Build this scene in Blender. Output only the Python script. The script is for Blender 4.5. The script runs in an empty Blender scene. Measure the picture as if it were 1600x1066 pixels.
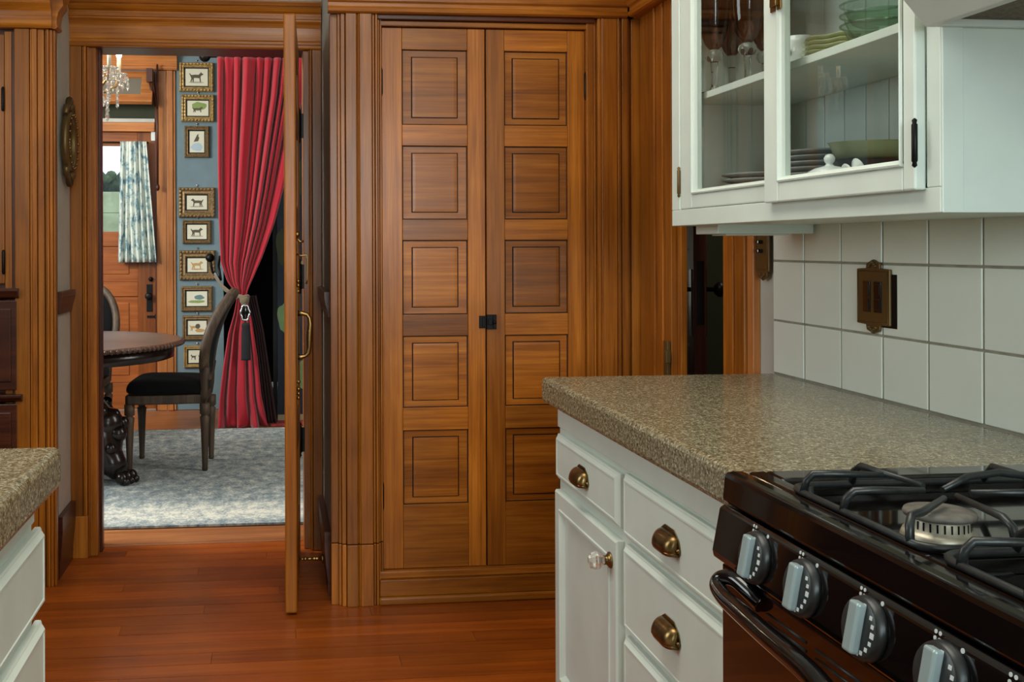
import bpy, bmesh, math, random
from mathutils import Vector, Matrix
random.seed(7)
PI = math.pi
C = bpy.context.scene.collection
S = bpy.context.scene

# ---------------------------------------------------------------- camera
FP, TH, CX, CY, HC, RO = 1562.9, .0989, 581.29, 384.57, 1.2545, -.0034
cd = bpy.data.cameras.new('camera'); cam = bpy.data.objects.new('camera', cd); C.objects.link(cam)
cd.sensor_width = 36; cd.lens = FP/1600*36
cd.shift_x = (800-CX)/1600; cd.shift_y = -(533-CY)/1600
cd.clip_start = .05
cam.matrix_world = Matrix.Translation((0, 0, HC)) @ Matrix.Rotation(-TH, 4, 'Z') @ Matrix.Rotation(PI/2, 4, 'X') @ Matrix.Rotation(RO, 4, 'Z')
S.camera = cam
S.view_settings.view_transform = 'Standard'; S.view_settings.look = 'None'
S.view_settings.gamma = 1; S.view_settings.use_curve_mapping = False
S.view_settings.exposure = 0.0

# ---------------------------------------------------------------- world, room lights and hall fill
w = bpy.data.worlds.new('overcast'); S.world = w; w.use_nodes = True
bg = w.node_tree.nodes['Background']; bg.inputs[0].default_value = (.86, .93, 1, 1); bg.inputs[1].default_value = 2.0

def area(name, loc, aim, sx, sy, power, col):
    l = bpy.data.lights.new(name, 'AREA'); l.shape = 'RECTANGLE'; l.size = sx; l.size_y = sy
    l.energy = power; l.color = col
    o = bpy.data.objects.new(name, l); C.objects.link(o); o.location = loc
    o.rotation_euler = (Vector(aim)-Vector(loc)).to_track_quat('-Z', 'Y').to_euler()
    return o
area('kitchen_window_light', (.45, -2.0, 1.75), (.5, 4, 1.5), 1.5, 1.3, 74, (.80, .97, 1))
area('kitchen_side_window_light', (-1.68, 2.15, 1.85), (1, 2.0, 1.3), 1.1, 1.0, 14, (.86, .98, .96))
area('kitchen_ceiling_light', (.25, 1.6, 2.70), (.25, 1.6, 0), 1.0, 1.4, 28, (1, .96, .84))
area('hall_fill', (2.3, 3.2, 2.55), (2.3, 3.2, 0), .4, .4, 10, (1, .9, .8))  # unseen fill added to lift the otherwise black hall
area('dining_window_light', (-3.10, 4.95, 2.05), (0, 5.8, .5), 1.3, 1.3, 225, (.94, .98, .97))
area('dining_front_window_light', (1.6, 4.42, 1.8), (-1.6, 8, 1.3), 1.2, 1.6, 58, (1, .97, .92))
area('dining_ceiling_light', (-1.0, 6.0, 2.98), (-1.0, 6.0, 0), 1.4, 1.4, 12, (1, .95, .86))

# ---------------------------------------------------------------- picture ray helper (gives real positions on real planes)
def ray(px, py):
    a, b = px-CX, py-CY; c, s = math.cos(RO), math.sin(RO)
    u, v = (a*c+b*s)/FP, (-a*s+b*c)/FP; ct, st = math.cos(TH), math.sin(TH)
    return (u*ct+st, ct-u*st, -v)
def at(px, py, X=None, Y=None, Z=None):
    d = ray(px, py)
    t = X/d[0] if X is not None else Y/d[1] if Y is not None else (Z-HC)/d[2]
    return Vector((t*d[0], t*d[1], HC+t*d[2]))

# ---------------------------------------------------------------- materials
def s2l(c):
    f = lambda v: v/12.92 if v <= .04045 else ((v+.055)/1.055)**2.4
    return tuple(f(x/255) for x in c)+(1,)
def base_mat(name, col=None, rough=.5, metal=0, coat=0, trans=0, ior=1.45, spec=.5, emit=None, es=0, sheen=0):
    m = bpy.data.materials.new(name); m.use_nodes = True; n = m.node_tree; p = n.nodes['Principled BSDF']
    if col: p.inputs['Base Color'].default_value = s2l(col)
    p.inputs['Roughness'].default_value = rough; p.inputs['Metallic'].default_value = metal
    p.inputs['Coat Weight'].default_value = coat; p.inputs['Transmission Weight'].default_value = trans
    p.inputs['IOR'].default_value = ior; p.inputs['Specular IOR Level'].default_value = spec
    p.inputs['Sheen Weight'].default_value = sheen
    if emit: p.inputs['Emission Color'].default_value = s2l(emit); p.inputs['Emission Strength'].default_value = es
    return m, n, p
def nd(n, t, **k):
    x = n.nodes.new(t)
    for a, b in k.items():
        if a in x.inputs: x.inputs[a].default_value = b
        else: setattr(x, a, b)
    return x
def pos_scaled(n, sc):
    g = nd(n, 'ShaderNodeNewGeometry'); v = nd(n, 'ShaderNodeVectorMath', operation='MULTIPLY'); v.inputs[1].default_value = sc
    n.links.new(g.outputs['Position'], v.inputs[0]); return v.outputs[0]
def ramp(n, fac, stops):
    r = nd(n, 'ShaderNodeValToRGB'); e = r.color_ramp.elements
    while len(e) < len(stops): e.new(.5)
    for i, (p, c) in enumerate(stops): e[i].position = p; e[i].color = s2l(c)
    n.links.new(fac, r.inputs[0]); return r.outputs[0]
def bump(n, p, fac, st, dist=.002):
    b = nd(n, 'ShaderNodeBump', Strength=st, Distance=dist); n.links.new(fac, b.inputs['Height']); n.links.new(b.outputs[0], p.inputs['Normal'])

def wood(name, dark, mid, light, axis='z', rough=.34, coat=.25, var=.27, wear=.45):
    m, n, p = base_mat(name, None, rough, coat=coat*.6, spec=.38)
    p.inputs['Coat Roughness'].default_value = .22
    i = 'xyz'.index(axis)
    a = [15.]*3; a[i] = 1.3; b = [190.]*3; b[i] = 5.; d = [2.2]*3
    oi = nd(n, 'ShaderNodeObjectInfo')
    add = nd(n, 'ShaderNodeVectorMath', operation='ADD'); n.links.new(pos_scaled(n, a), add.inputs[0])
    mul = nd(n, 'ShaderNodeMath', operation='MULTIPLY'); mul.inputs[1].default_value = 37; n.links.new(oi.outputs['Random'], mul.inputs[0])
    n.links.new(mul.outputs[0], add.inputs[1])
    n1 = nd(n, 'ShaderNodeTexNoise', Scale=1.0, Detail=5.0, Roughness=.55, Distortion=1.1); n.links.new(add.outputs[0], n1.inputs[0])
    vv = nd(n, 'ShaderNodeVectorMath', operation='MULTIPLY'); c3 = [3.2]*3; c3[i] = .25; vv.inputs[1].default_value = c3; n.links.new(add.outputs[0], vv.inputs[0])
    wv = nd(n, 'ShaderNodeTexNoise', Scale=1.0, Detail=2.0, Distortion=.6); n.links.new(vv.outputs[0], wv.inputs[0])
    n2 = nd(n, 'ShaderNodeTexNoise', Scale=1.0, Detail=3.0); n.links.new(pos_scaled(n, b), n2.inputs[0])
    n3 = nd(n, 'ShaderNodeTexNoise', Scale=1.0, Detail=3.0, Roughness=.6); n.links.new(pos_scaled(n, d), n3.inputs[0])
    mx = nd(n, 'ShaderNodeMix'); mx.inputs[0].default_value = .4; n.links.new(n1.outputs[0], mx.inputs[2]); n.links.new(wv.outputs[0], mx.inputs[3])
    mx2 = nd(n, 'ShaderNodeMix'); mx2.inputs[0].default_value = .3; n.links.new(mx.outputs[0], mx2.inputs[2]); n.links.new(n2.outputs[0], mx2.inputs[3])
    col = ramp(n, mx2.outputs[0], [(.30, dark), (.5, mid), (.70, light)])
    # patchy old finish and board to board variation
    mr = nd(n, 'ShaderNodeMapRange'); mr.inputs[1].default_value = .3; mr.inputs[2].default_value = .7
    mr.inputs[3].default_value = 1-wear*.45; mr.inputs[4].default_value = 1+wear*.45; n.links.new(n3.outputs[0], mr.inputs[0])
    mr2 = nd(n, 'ShaderNodeMapRange'); mr2.inputs[3].default_value = 1-var; mr2.inputs[4].default_value = 1+var; n.links.new(oi.outputs['Random'], mr2.inputs[0])
    mm = nd(n, 'ShaderNodeMath', operation='MULTIPLY'); n.links.new(mr.outputs[0], mm.inputs[0]); n.links.new(mr2.outputs[0], mm.inputs[1])
    sc = nd(n, 'ShaderNodeVectorMath', operation='SCALE'); n.links.new(col, sc.inputs[0]); n.links.new(mm.outputs[0], sc.inputs['Scale'])
    n.links.new(sc.outputs[0], p.inputs['Base Color'])
    bump(n, p, n2.outputs[0], .12, .0015)
    return m
W0 = ((100, 50, 8), (156, 88, 20), (190, 118, 38))
WOOD = {a: wood('fir_wood_grain_'+a, *W0, axis=a) for a in 'xyz'}
WDARK = {a: wood('dark_varnished_wood_'+a, (44, 18, 10), (74, 34, 18), (96, 48, 24), axis=a) for a in 'xyz'}
WFLOOR = wood('orange_floor_board', (104, 44, 8), (150, 70, 14), (174, 90, 24), axis='x', rough=.33, coat=.12, var=.25, wear=.4)
WLITE = {a: wood('light_fir_wood_'+a, (140, 78, 34), (182, 112, 58), (206, 140, 80), axis=a) for a in 'xyz'}
WDOOR = {a: wood('garden_door_wood_'+a, (92, 44, 16), (140, 74, 30), (162, 94, 42), axis=a) for a in 'xyz'}
WTHR = wood('worn_threshold_wood', (120, 66, 34), (160, 96, 52), (184, 124, 76), axis='x', rough=.45)
WTABLE = {a: wood('brown_table_wood_'+a, (54, 32, 22), (80, 52, 38), (104, 72, 54), axis=a, rough=.3) for a in 'xyz'}
WCHAIR = wood('weathered_chair_wood', (40, 28, 20), (66, 50, 37), (98, 80, 62), axis='z', rough=.55, coat=0)
WCARVE = wood('near_black_carved_wood', (14, 8, 6), (28, 16, 12), (44, 26, 18), axis='z', rough=.25, coat=.4)
GROOVE = base_mat('dark_brown_grooves', (50, 24, 9), .6)[0]  # dark brown for panel grooves, backings and sub-floor

def paint(name, col, rough=.4, var=.06, sc=9, coat=0, b=.05):
    m, n, p = base_mat(name, col, rough, coat=coat)
    t = nd(n, 'ShaderNodeTexNoise', Scale=1.0, Detail=4.0); n.links.new(pos_scaled(n, (sc,)*3), t.inputs[0])
    lo = tuple(max(0, c*(1-var)) for c in col); hi = tuple(min(255, c*(1+var)) for c in col)
    n.links.new(ramp(n, t.outputs[0], [(.3, lo), (.7, hi)]), p.inputs['Base Color'])
    t2 = nd(n, 'ShaderNodeTexNoise', Scale=1.0, Detail=2.0); n.links.new(pos_scaled(n, (140,)*3), t2.inputs[0])
    bump(n, p, t2.outputs[0], b, .001)
    return m
WHITE = paint('white_cabinet_paint', (212, 220, 210), .38, .02)
WALLP = paint('grey_white_wall_plaster', (186, 182, 170), .7, .03)
CEILP = paint('white_ceiling_plaster', (226, 226, 218), .8, .02)
BLUEW = paint('slate_blue_wall_paint', (104, 122, 128), .7, .03)
GREENW = paint('dark_green_wall_paint', (52, 54, 30), .7, .05)
NAVY = paint('navy_wallpaper', (22, 32, 44), .7, .1)
LEAFG = paint('sage_green_wallpaper_leaf', (110, 138, 92), .7, .08)
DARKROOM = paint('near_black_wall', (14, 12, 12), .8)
TILE = paint('white_glazed_tile', (226, 230, 218), .22, .015, 4)
GROUT = paint('grey_grout', (150, 145, 128), .85, .08, 30)
def granite():
    m, n, p = base_mat('speckled_brown_stone', None, .22)
    v = pos_scaled(n, (1, 1, 1))
    a = nd(n, 'ShaderNodeTexNoise', Scale=150.0, Detail=3.0, Roughness=.7); n.links.new(v, a.inputs[0])
    b = nd(n, 'ShaderNodeTexVoronoi', Scale=300.0); n.links.new(v, b.inputs[0])
    c = nd(n, 'ShaderNodeTexNoise', Scale=260.0, Detail=2.0); n.links.new(v, c.inputs[0])
    col = ramp(n, a.outputs[0], [(.32, (58, 48, 32)), (.45, (108, 97, 72)), (.55, (128, 118, 92)), (.68, (172, 163, 136))])
    sp = ramp(n, b.outputs['Distance'], [(.0, (0, 0, 0)), (.9, (255, 255, 255))])
    dk = nd(n, 'ShaderNodeMapRange'); dk.inputs[1].default_value = .60; dk.inputs[2].default_value = .68; n.links.new(c.outputs[0], dk.inputs[0])
    mx = nd(n, 'ShaderNodeMix', data_type='RGBA'); mx.inputs[7].default_value = s2l((196, 188, 166)); n.links.new(col, mx.inputs[6])
    n.links.new(dk.outputs[0], mx.inputs[0]); n.links.new(mx.outputs[2], p.inputs['Base Color'])
    return m
GRAN = granite()
BRASS = base_mat('antique_brass', (150, 118, 70), .32, 1)[0]
DBRASS = paint('dark_aged_brass', (104, 80, 44), .42); DBRASS.node_tree.nodes['Principled BSDF'].inputs['Metallic'].default_value = .5
GILT = paint('gilded_frame', (172, 142, 90), .4, .2, 60); GILT.node_tree.nodes['Principled BSDF'].inputs['Metallic'].default_value = .45
BRONZE = paint('brown_gilt_frame', (128, 102, 68), .5, .2, 70); BRONZE.node_tree.nodes['Principled BSDF'].inputs['Metallic'].default_value = .4
BLACKM = base_mat('black_iron', (20, 18, 17), .42, .6)[0]
SILVER = base_mat('polished_silver', (210, 208, 205), .2, 1)[0]
BLKEN = base_mat('black_enamel', (12, 10, 10), .09, 0, coat=.4)[0]
BLKDOOR = base_mat('black_oven_glass', (22, 12, 9), .08, 0, coat=.5)[0]
CASTI = paint('cast_iron_grate', (34, 36, 36), .36, .2, 80, b=.3)
CAP = paint('burner_cap_grey', (98, 92, 84), .55, .12, 80, b=.3)
ALU = paint('dull_aluminium', (178, 170, 152), .4, .12, 60); ALU.node_tree.nodes['Principled BSDF'].inputs['Metallic'].default_value = .6
KNOBG = base_mat('satin_grey_knob', (150, 164, 164), .33, .15)[0]
KNOBD = base_mat('charcoal_knob_skirt', (36, 38, 38), .35)[0]
PRINTW = base_mat('white_print', (200, 205, 204), .5)[0]
VELVET = base_mat('black_velvet', (7, 6, 7), .95, sheen=.04, spec=.2)[0]
GLASS = base_mat('window_pane_glass', (245, 252, 250), .0, trans=1, ior=1.1)[0]
def paneglass():
    m, n, p = base_mat('thin_pane_glass')
    n.nodes.remove(p); o = n.nodes['Material Output']
    t = nd(n, 'ShaderNodeBsdfTransparent'); t.inputs[0].default_value = (.93, .965, .955, 1)
    g = nd(n, 'ShaderNodeBsdfGlossy'); g.inputs['Roughness'].default_value = .01
    lw = nd(n, 'ShaderNodeLayerWeight'); pw_ = nd(n, 'ShaderNodeMath', operation='POWER'); pw_.inputs[1].default_value = 5; n.links.new(lw.outputs['Facing'], pw_.inputs[0]); f = nd(n, 'ShaderNodeMath', operation='MULTIPLY_ADD'); f.inputs[1].default_value = .90; f.inputs[2].default_value = .07; n.links.new(pw_.outputs[0], f.inputs[0]); mx = nd(n, 'ShaderNodeMixShader')
    n.links.new(f.outputs[0], mx.inputs[0]); n.links.new(t.outputs[0], mx.inputs[1]); n.links.new(g.outputs[0], mx.inputs[2]); n.links.new(mx.outputs[0], o.inputs[0])
    return m
PANE = paneglass()
CRYST = base_mat('clear_crystal', (255, 250, 242), .02, trans=.85, ior=1.5)[0]
CLEAR = base_mat('clear_glass', (250, 252, 250), .01, trans=1, ior=1.45)[0]
def thin_tint(name, col):
    m, n, p = base_mat(name)
    n.nodes.remove(p); o = n.nodes['Material Output']
    t = nd(n, 'ShaderNodeBsdfTransparent'); t.inputs[0].default_value = s2l(col)
    g = nd(n, 'ShaderNodeBsdfGlossy'); g.inputs['Roughness'].default_value = .03
    lw = nd(n, 'ShaderNodeLayerWeight'); pw_ = nd(n, 'ShaderNodeMath', operation='POWER'); pw_.inputs[1].default_value = 5; n.links.new(lw.outputs['Facing'], pw_.inputs[0]); f = nd(n, 'ShaderNodeMath', operation='MULTIPLY_ADD'); f.inputs[1].default_value = .90; f.inputs[2].default_value = .07; n.links.new(pw_.outputs[0], f.inputs[0]); mx = nd(n, 'ShaderNodeMixShader')
    n.links.new(f.outputs[0], mx.inputs[0]); n.links.new(t.outputs[0], mx.inputs[1]); n.links.new(g.outputs[0], mx.inputs[2]); n.links.new(mx.outputs[0], o.inputs[0])
    return m
SMOKE = thin_tint('smoky_purple_glass', (165, 135, 128))
GRGLASS = thin_tint('pale_green_glass', (212, 230, 216))
CREAM = base_mat('cream_print_paper', (206, 200, 178), .7)[0]
INK = base_mat('brown_black_ink', (84, 74, 58), .8)[0]
INKG = base_mat('green_ink_wash', (128, 146, 84), .8)[0]
INKO = base_mat('ochre_ink_wash', (176, 140, 88), .8)[0]
INKB = base_mat('pale_blue_wash', (166, 182, 190), .8)[0]
DMAT = base_mat('dark_frame_liner', (34, 30, 22), .7)[0]
def cloth(name, col, rough=.85, sheen=.3):
    m, n, p = base_mat(name, col, rough, sheen=sheen)
    t = nd(n, 'ShaderNodeTexNoise', Scale=1.0, Detail=2.0); n.links.new(pos_scaled(n, (500, 500, 500)), t.inputs[0]); bump(n, p, t.outputs[0], .15, .001)
    return m
RED = cloth('crimson_curtain_cloth', (154, 5, 30), sheen=.25); DRED = cloth('dark_red_lining', (40, 5, 8), sheen=.05)
ROPE = cloth('olive_brown_cord', (104, 90, 66)); BTAS = cloth('black_tassel_thread', (16, 14, 18), sheen=.1)
def toile():
    m, n, p = base_mat('blue_toile_cloth', None, .85)
    t = nd(n, 'ShaderNodeTexNoise', Scale=1.0, Detail=5.0, Roughness=.65); n.links.new(pos_scaled(n, (16, 16, 14)), t.inputs[0])
    n.links.new(ramp(n, t.outputs[0], [(.36, (84, 122, 136)), (.44, (142, 168, 172)), (.50, (206, 212, 202)), (.8, (226, 228, 216))]), p.inputs['Base Color'])
    return m
TOILE = toile()
def rugmat():
    m, n, p = base_mat('faded_blue_grey_rug', None, .95)
    a = nd(n, 'ShaderNodeTexNoise', Scale=1.0, Detail=6.0, Roughness=.75); n.links.new(pos_scaled(n, (16, 13, 1)), a.inputs[0])
    c = nd(n, 'ShaderNodeTexNoise', Scale=1.0, Detail=4.0); n.links.new(pos_scaled(n, (90, 70, 1)), c.inputs[0])
    # woven bands: distance from the near edge drives a border of beige
    g = nd(n, 'ShaderNodeNewGeometry'); sp = nd(n, 'ShaderNodeSeparateXYZ'); n.links.new(g.outputs['Position'], sp.inputs[0])
    bd = nd(n, 'ShaderNodeMapRange', interpolation_type='SMOOTHSTEP'); bd.inputs[1].default_value = 4.80; bd.inputs[2].default_value = 5.0; bd.inputs[3].default_value = .09; bd.inputs[4].default_value = 0; n.links.new(sp.outputs['Y'], bd.inputs[0])
    e2 = nd(n, 'ShaderNodeMapRange', interpolation_type='SMOOTHSTEP'); e2.inputs[1].default_value = 4.56; e2.inputs[2].default_value = 4.66; e2.inputs[3].default_value = -.10; e2.inputs[4].default_value = 0; n.links.new(sp.outputs['Y'], e2.inputs[0])
    m2 = nd(n, 'ShaderNodeMix'); m2.inputs[0].default_value = .3; n.links.new(a.outputs[0], m2.inputs[2]); n.links.new(c.outputs[0], m2.inputs[3])
    a1 = nd(n, 'ShaderNodeMath', operation='ADD'); n.links.new(m2.outputs[0], a1.inputs[0]); n.links.new(bd.outputs[0], a1.inputs[1])
    a2 = nd(n, 'ShaderNodeMath', operation='ADD'); n.links.new(a1.outputs[0], a2.inputs[0]); n.links.new(e2.outputs[0], a2.inputs[1])
    n.links.new(ramp(n, a2.outputs[0], [(.37, (88, 98, 102)), (.47, (128, 138, 140)), (.55, (166, 168, 162)), (.64, (212, 206, 190))]), p.inputs['Base Color'])
    bump(n, p, c.outputs[0], .4, .003)
    return m
RUG = rugmat()
MESHM = paint('brown_hood_filter_mesh', (86, 70, 44), .6, .35, 160)
def hedge():
    return paint('hedge_green', (62, 74, 46), .9, .5, 14, b=1)
HEDGE = hedge()
FENCE = paint('pale_green_siding', (196, 206, 166), .8, .08)
CHARC = base_mat('charcoal_stoneware', (52, 44, 42), .35)[0]
CERAM = base_mat('white_porcelain', (214, 218, 214), .15, coat=.3)[0]
GREYC = base_mat('grey_rim_plate', (150, 150, 146), .25)[0]
CELADON = base_mat('pale_green_glazed_ware', (192, 198, 154), .25)[0]
BULB = base_mat('lit_candle_bulb', (255, 236, 200), .4, emit=(255, 224, 170), es=60)[0]
CANDLE = base_mat('ivory_candle_sleeve', (196, 190, 172), .6)[0]
MIRR = base_mat('mirror_glass', (220, 220, 215), .03, 1)[0]

# ---------------------------------------------------------------- mesh helpers, all in world metres
def box(bm, x0, x1, y0, y1, z0, z1, mi=0):
    v = [bm.verts.new((x, y, z)) for z in (z0, z1) for y in (y0, y1) for x in (x0, x1)]
    for f in ((0, 2, 3, 1), (4, 5, 7, 6), (0, 1, 5, 4), (1, 3, 7, 5), (3, 2, 6, 7), (2, 0, 4, 6)):
        bm.faces.new([v[i] for i in f]).material_index = mi
    return bm
def B(*a):
    bm = bmesh.new()
    for q in (a if isinstance(a[0], (tuple, list)) else (a,)): box(bm, *q)
    return bm
def prism(bm, pts, axis, a, b, mi=0):
    """polygon pts in the two other axes (in xyz order) swept along axis from a to b"""
    def P(p, t):
        l = list(p); l.insert('xyz'.index(axis), t); return l
    v0 = [bm.verts.new(P(p, a)) for p in pts]; v1 = [bm.verts.new(P(p, b)) for p in pts]; n = len(pts)
    for i in range(n): bm.faces.new((v0[i], v0[(i+1) % n], v1[(i+1) % n], v1[i])).material_index = mi
    bm.faces.new(v0[::-1]).material_index = mi; bm.faces.new(v1).material_index = mi
    return bm
def lathe(bm, prof, c=(0, 0, 0), n=20, axis='z', sy=1, smooth=True):
    """prof: (radius, height) pairs"""
    rings = []
    for r, h in prof:
        ring = []
        for i in range(n):
            a = 2*PI*i/n; p = (r*math.cos(a), r*math.sin(a)*sy, h)
            if axis == 'x': p = (h, p[0], p[1])
            if axis == '-x': p = (-h, p[1], p[0])
            if axis == 'y': p = (p[1], h, p[0])
            if axis == '-y': p = (p[0], -h, p[1])
            ring.append(bm.verts.new((c[0]+p[0], c[1]+p[1], c[2]+p[2])))
        rings.append(ring)
    for a, b in zip(rings, rings[1:]):
        for i in range(n):
            f = bm.faces.new((a[i], a[(i+1) % n], b[(i+1) % n], b[i])); f.smooth = smooth
    for r, fl in ((rings[0], True), (rings[-1], False)):
        f = bm.faces.new(r[::-1] if fl else r)
    return bm
def tube(bm, pts, rad, n=10, closed=False, flat=1):
    pts = [Vector(p) for p in pts]; N = len(pts)
    rad = rad if isinstance(rad, (list, tuple)) else [rad]*N
    rings = []; up = None
    for i, p in enumerate(pts):
        if closed: t = pts[(i+1) % N]-pts[i-1]
        else: t = pts[min(i+1, N-1)]-pts[max(i-1, 0)]
        t.normalize()
        if up is None:
            up = Vector((0, 0, 1)) if abs(t.z) < .9 else Vector((1, 0, 0))
        u = up-t*up.dot(t); u.normalize(); up = u; s = t.cross(u)
        rings.append([bm.verts.new(p+(u*math.cos(2*PI*k/n)*flat+s*math.sin(2*PI*k/n))*rad[i]) for k in range(n)])
    for i in range(N if closed else N-1):
        a, b = rings[i], rings[(i+1) % N]
        for k in range(n):
            f = bm.faces.new((a[k], b[k], b[(k+1) % n], a[(k+1) % n])); f.smooth = True
    if not closed:
        bm.faces.new(rings[0]); bm.faces.new(rings[-1][::-1])
    return bm
def ball(bm, c, r, sx=1, sy=1, sz=1, u=12, v=8, smooth=True):
    m = Matrix.Translation(c) @ Matrix.Diagonal((r*sx, r*sy, r*sz, 1))
    g = bmesh.ops.create_uvsphere(bm, u_segments=u, v_segments=v, radius=1, matrix=m)
    for x in g['verts']:
        for f in x.link_faces: f.smooth = smooth
    return bm
def sheet(bm, rows, thick=None, mi=0):
    vs = [[bm.verts.new(p) for p in r] for r in rows]
    for a, b in zip(vs, vs[1:]):
        for i in range(len(a)-1):
            f = bm.faces.new((a[i], a[i+1], b[i+1], b[i])); f.smooth = True; f.material_index = mi
    return bm
def flatpoly(bm, pts3, mi=0):
    f = bm.faces.new([bm.verts.new(p) for p in pts3]); f.material_index = mi; return bm

WM = {}
def world(o): return WM[o.name]
def thing(name, label, cat, loc=(0, 0, 0), rz=0, group=None, kind=None):
    o = bpy.data.objects.new(name, None); C.objects.link(o); o.empty_display_size = .1
    o.location = loc; o.rotation_euler = (0, 0, rz); WM[o.name] = Matrix.Translation(loc) @ Matrix.Rotation(rz, 4, 'Z')
    tagp(o, label, cat, group, kind); return o
def tagp(o, label=None, cat=None, group=None, kind=None):
    if label: o['label'] = label
    if cat: o['category'] = cat
    if group: o['group'] = group
    if kind: o['kind'] = kind
    return o
def obj(name, bm, mats, parent=None, label=None, cat=None, group=None, kind=None, bevel=0, seg=2, solid=0, local=False, recalc=True, smooth=False):
    """bm in world metres (or in the parent's frame when local); one mesh object with its origin at the middle of its base"""
    if recalc: bmesh.ops.recalc_face_normals(bm, faces=bm.faces)
    me = bpy.data.meshes.new(name)
    if parent is not None and not local: bm.transform(world(parent).inverted())
    xs = [v.co for v in bm.verts]
    lo = Vector([min(v[i] for v in xs) for i in range(3)]); hi = Vector([max(v[i] for v in xs) for i in range(3)])
    o0 = (lo+hi)/2; o0.z = lo.z
    bm.transform(Matrix.Translation(-o0)); bm.to_mesh(me); bm.free()
    if smooth:
        for f in me.polygons: f.use_smooth = True
    for m in (mats if isinstance(mats, (list, tuple)) else [mats]): me.materials.append(m)
    o = bpy.data.objects.new(name, me); C.objects.link(o); o.location = o0
    WM[o.name] = Matrix.Translation(o0)
    if parent is not None: o.parent = parent; WM[o.name] = world(parent) @ WM[o.name]
    tagp(o, label, cat, group, kind)
    if solid: s = o.modifiers.new('thickness', 'SOLIDIFY'); s.thickness = solid
    if bevel:
        b = o.modifiers.new('edges', 'BEVEL'); b.width = bevel; b.segments = seg; b.limit_method = 'ANGLE'; b.angle_limit = .6
    return o
def copy_tree(o, parent=None):
    c = o.copy(); C.objects.link(c); c.parent = parent
    if parent is not None: c.location = o.location
    for ch in list(o.children): copy_tree(ch, c)
    return c
def struct(name, bm, mats, label, cat, bevel=0, parent=None):
    return obj(name, bm, mats, parent, label, cat, kind='structure', bevel=bevel)

# ================================================================ ROOM SHELL
XW = 1.321; YP = 3.49; YD = 4.15; XL = -1.78; YB = -2.2; ZC = 2.75
# kitchen floor: sub-floor with a board course laid on it
fl = struct('floor', B(XL-.1, XW+.1, YB-.1, YD+.12, -.06, -.014), GROOVE, 'orange brown varnished strip board floor of the kitchen', 'floor')
pw = .0832; unit = {}
y = YB; row = 0
while y < YD+.1:
    cut = XL + 1.1 + (row*0.83) % 1.4
    for (a, b) in ((XL, cut), (cut, XW)):
        L = b-a
        o = obj('plank', B(a+.0006, b-.0006, y+.0013, y+pw-.0013, -.014, random.uniform(-.0003, .0002)), WFLOOR, fl)
    y += pw; row += 1
# dining floor
struct('floor_dining', B((-3.3, 2.4, 4.50, 7.95, -.06, -.004), (-3.3, 2.4, 4.27, 4.5, -.06, -.006)), WTHR, 'brown board floor of the dining room beyond the rug', 'floor')
struct('trim_threshold', B(-.80, .2, 4.27, 4.49, -.014, .004), WTHR, 'worn lighter wooden threshold board in the doorway', 'trim', bevel=.003)
struct('ceiling', B(XL-.1, XW+.1, YB-.1, YD+.1, ZC, ZC+.06), CEILP, 'white kitchen ceiling', 'ceiling')
struct('ceiling_dining', B(-3.3, 2.4, 4.30, 8.0, 3.05, 3.1), CEILP, 'white dining room ceiling', 'ceiling')
wr = struct('wall_right', B((XW, XW+.14, YB, 2.66, 0, ZC), (XW, XW+.02, 3.16, 4.29, 0, ZC), (XW, XW+.02, 2.66, 3.16, 2.06, ZC)), WALLP, 'pale plaster right wall behind the tiles and narrow doorway', 'wall')
struct('wall_left', B((XL-.1, XL, YB, 1.55, 0, ZC), (XL-.1, XL, 2.75, YD, 0, ZC), (XL-.1, XL, 1.55, 2.75, 0, 1.3), (XL-.1, XL, 1.55, 2.75, 2.4, ZC)), paint('low_bounce_brown', (96, 62, 36), .6), 'kitchen left wall', 'wall')  # unseen wall made brown to lower the light it reflects
struct('wall_front', B(XL-.1, XW+.1, YB-.1, YB, 0, ZC), WALLP, 'kitchen wall behind the camera', 'wall')
struct('wall_back', B((XL, -.75, YD+.02, YD+.15, 0, ZC), (.155, XW+.1, YD+.02, YD+.15, 0, ZC), (-.75, .155, YD+.02, YD+.15, 2.08, ZC+.35)), WALLP, 'grey white plaster wall around the dining room doorway', 'wall')
struct('wall_pantry_side', B(.205, .22, 3.56, YD+.02, 0, ZC), WALLP, 'narrow grey white side wall between doorway and cupboard', 'wall')
struct('wall_left_return', B(-.83, -.812, 3.9, YD+.02, 0, ZC), WALLP, 'narrow grey white strip of wall carrying the gilt mirror', 'wall')

# tiles on the right wall
ty = 2.52; cols = [2.52, 2.365, 2.203, 2.044, 1.892, 1.736]
while cols[-1] > .5: cols.append(cols[-1]-.156)
rows = [.917, 1.056, 1.212, 1.367]
obj('grout_bed', B(XW-.006, XW, cols[-1], 2.52, .90, 1.40), GROUT, wr)
for a, b in zip(cols, cols[1:]):
    for c, d in zip(rows, rows[1:]):
        t = random.uniform(-.0004, .0004)
        obj('tile', B(XW-.0095+t, XW-.005, b+.0025, a-.0025, c+.0025, d-.0025), TILE, wr, bevel=.002)
cols_t = cols

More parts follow.
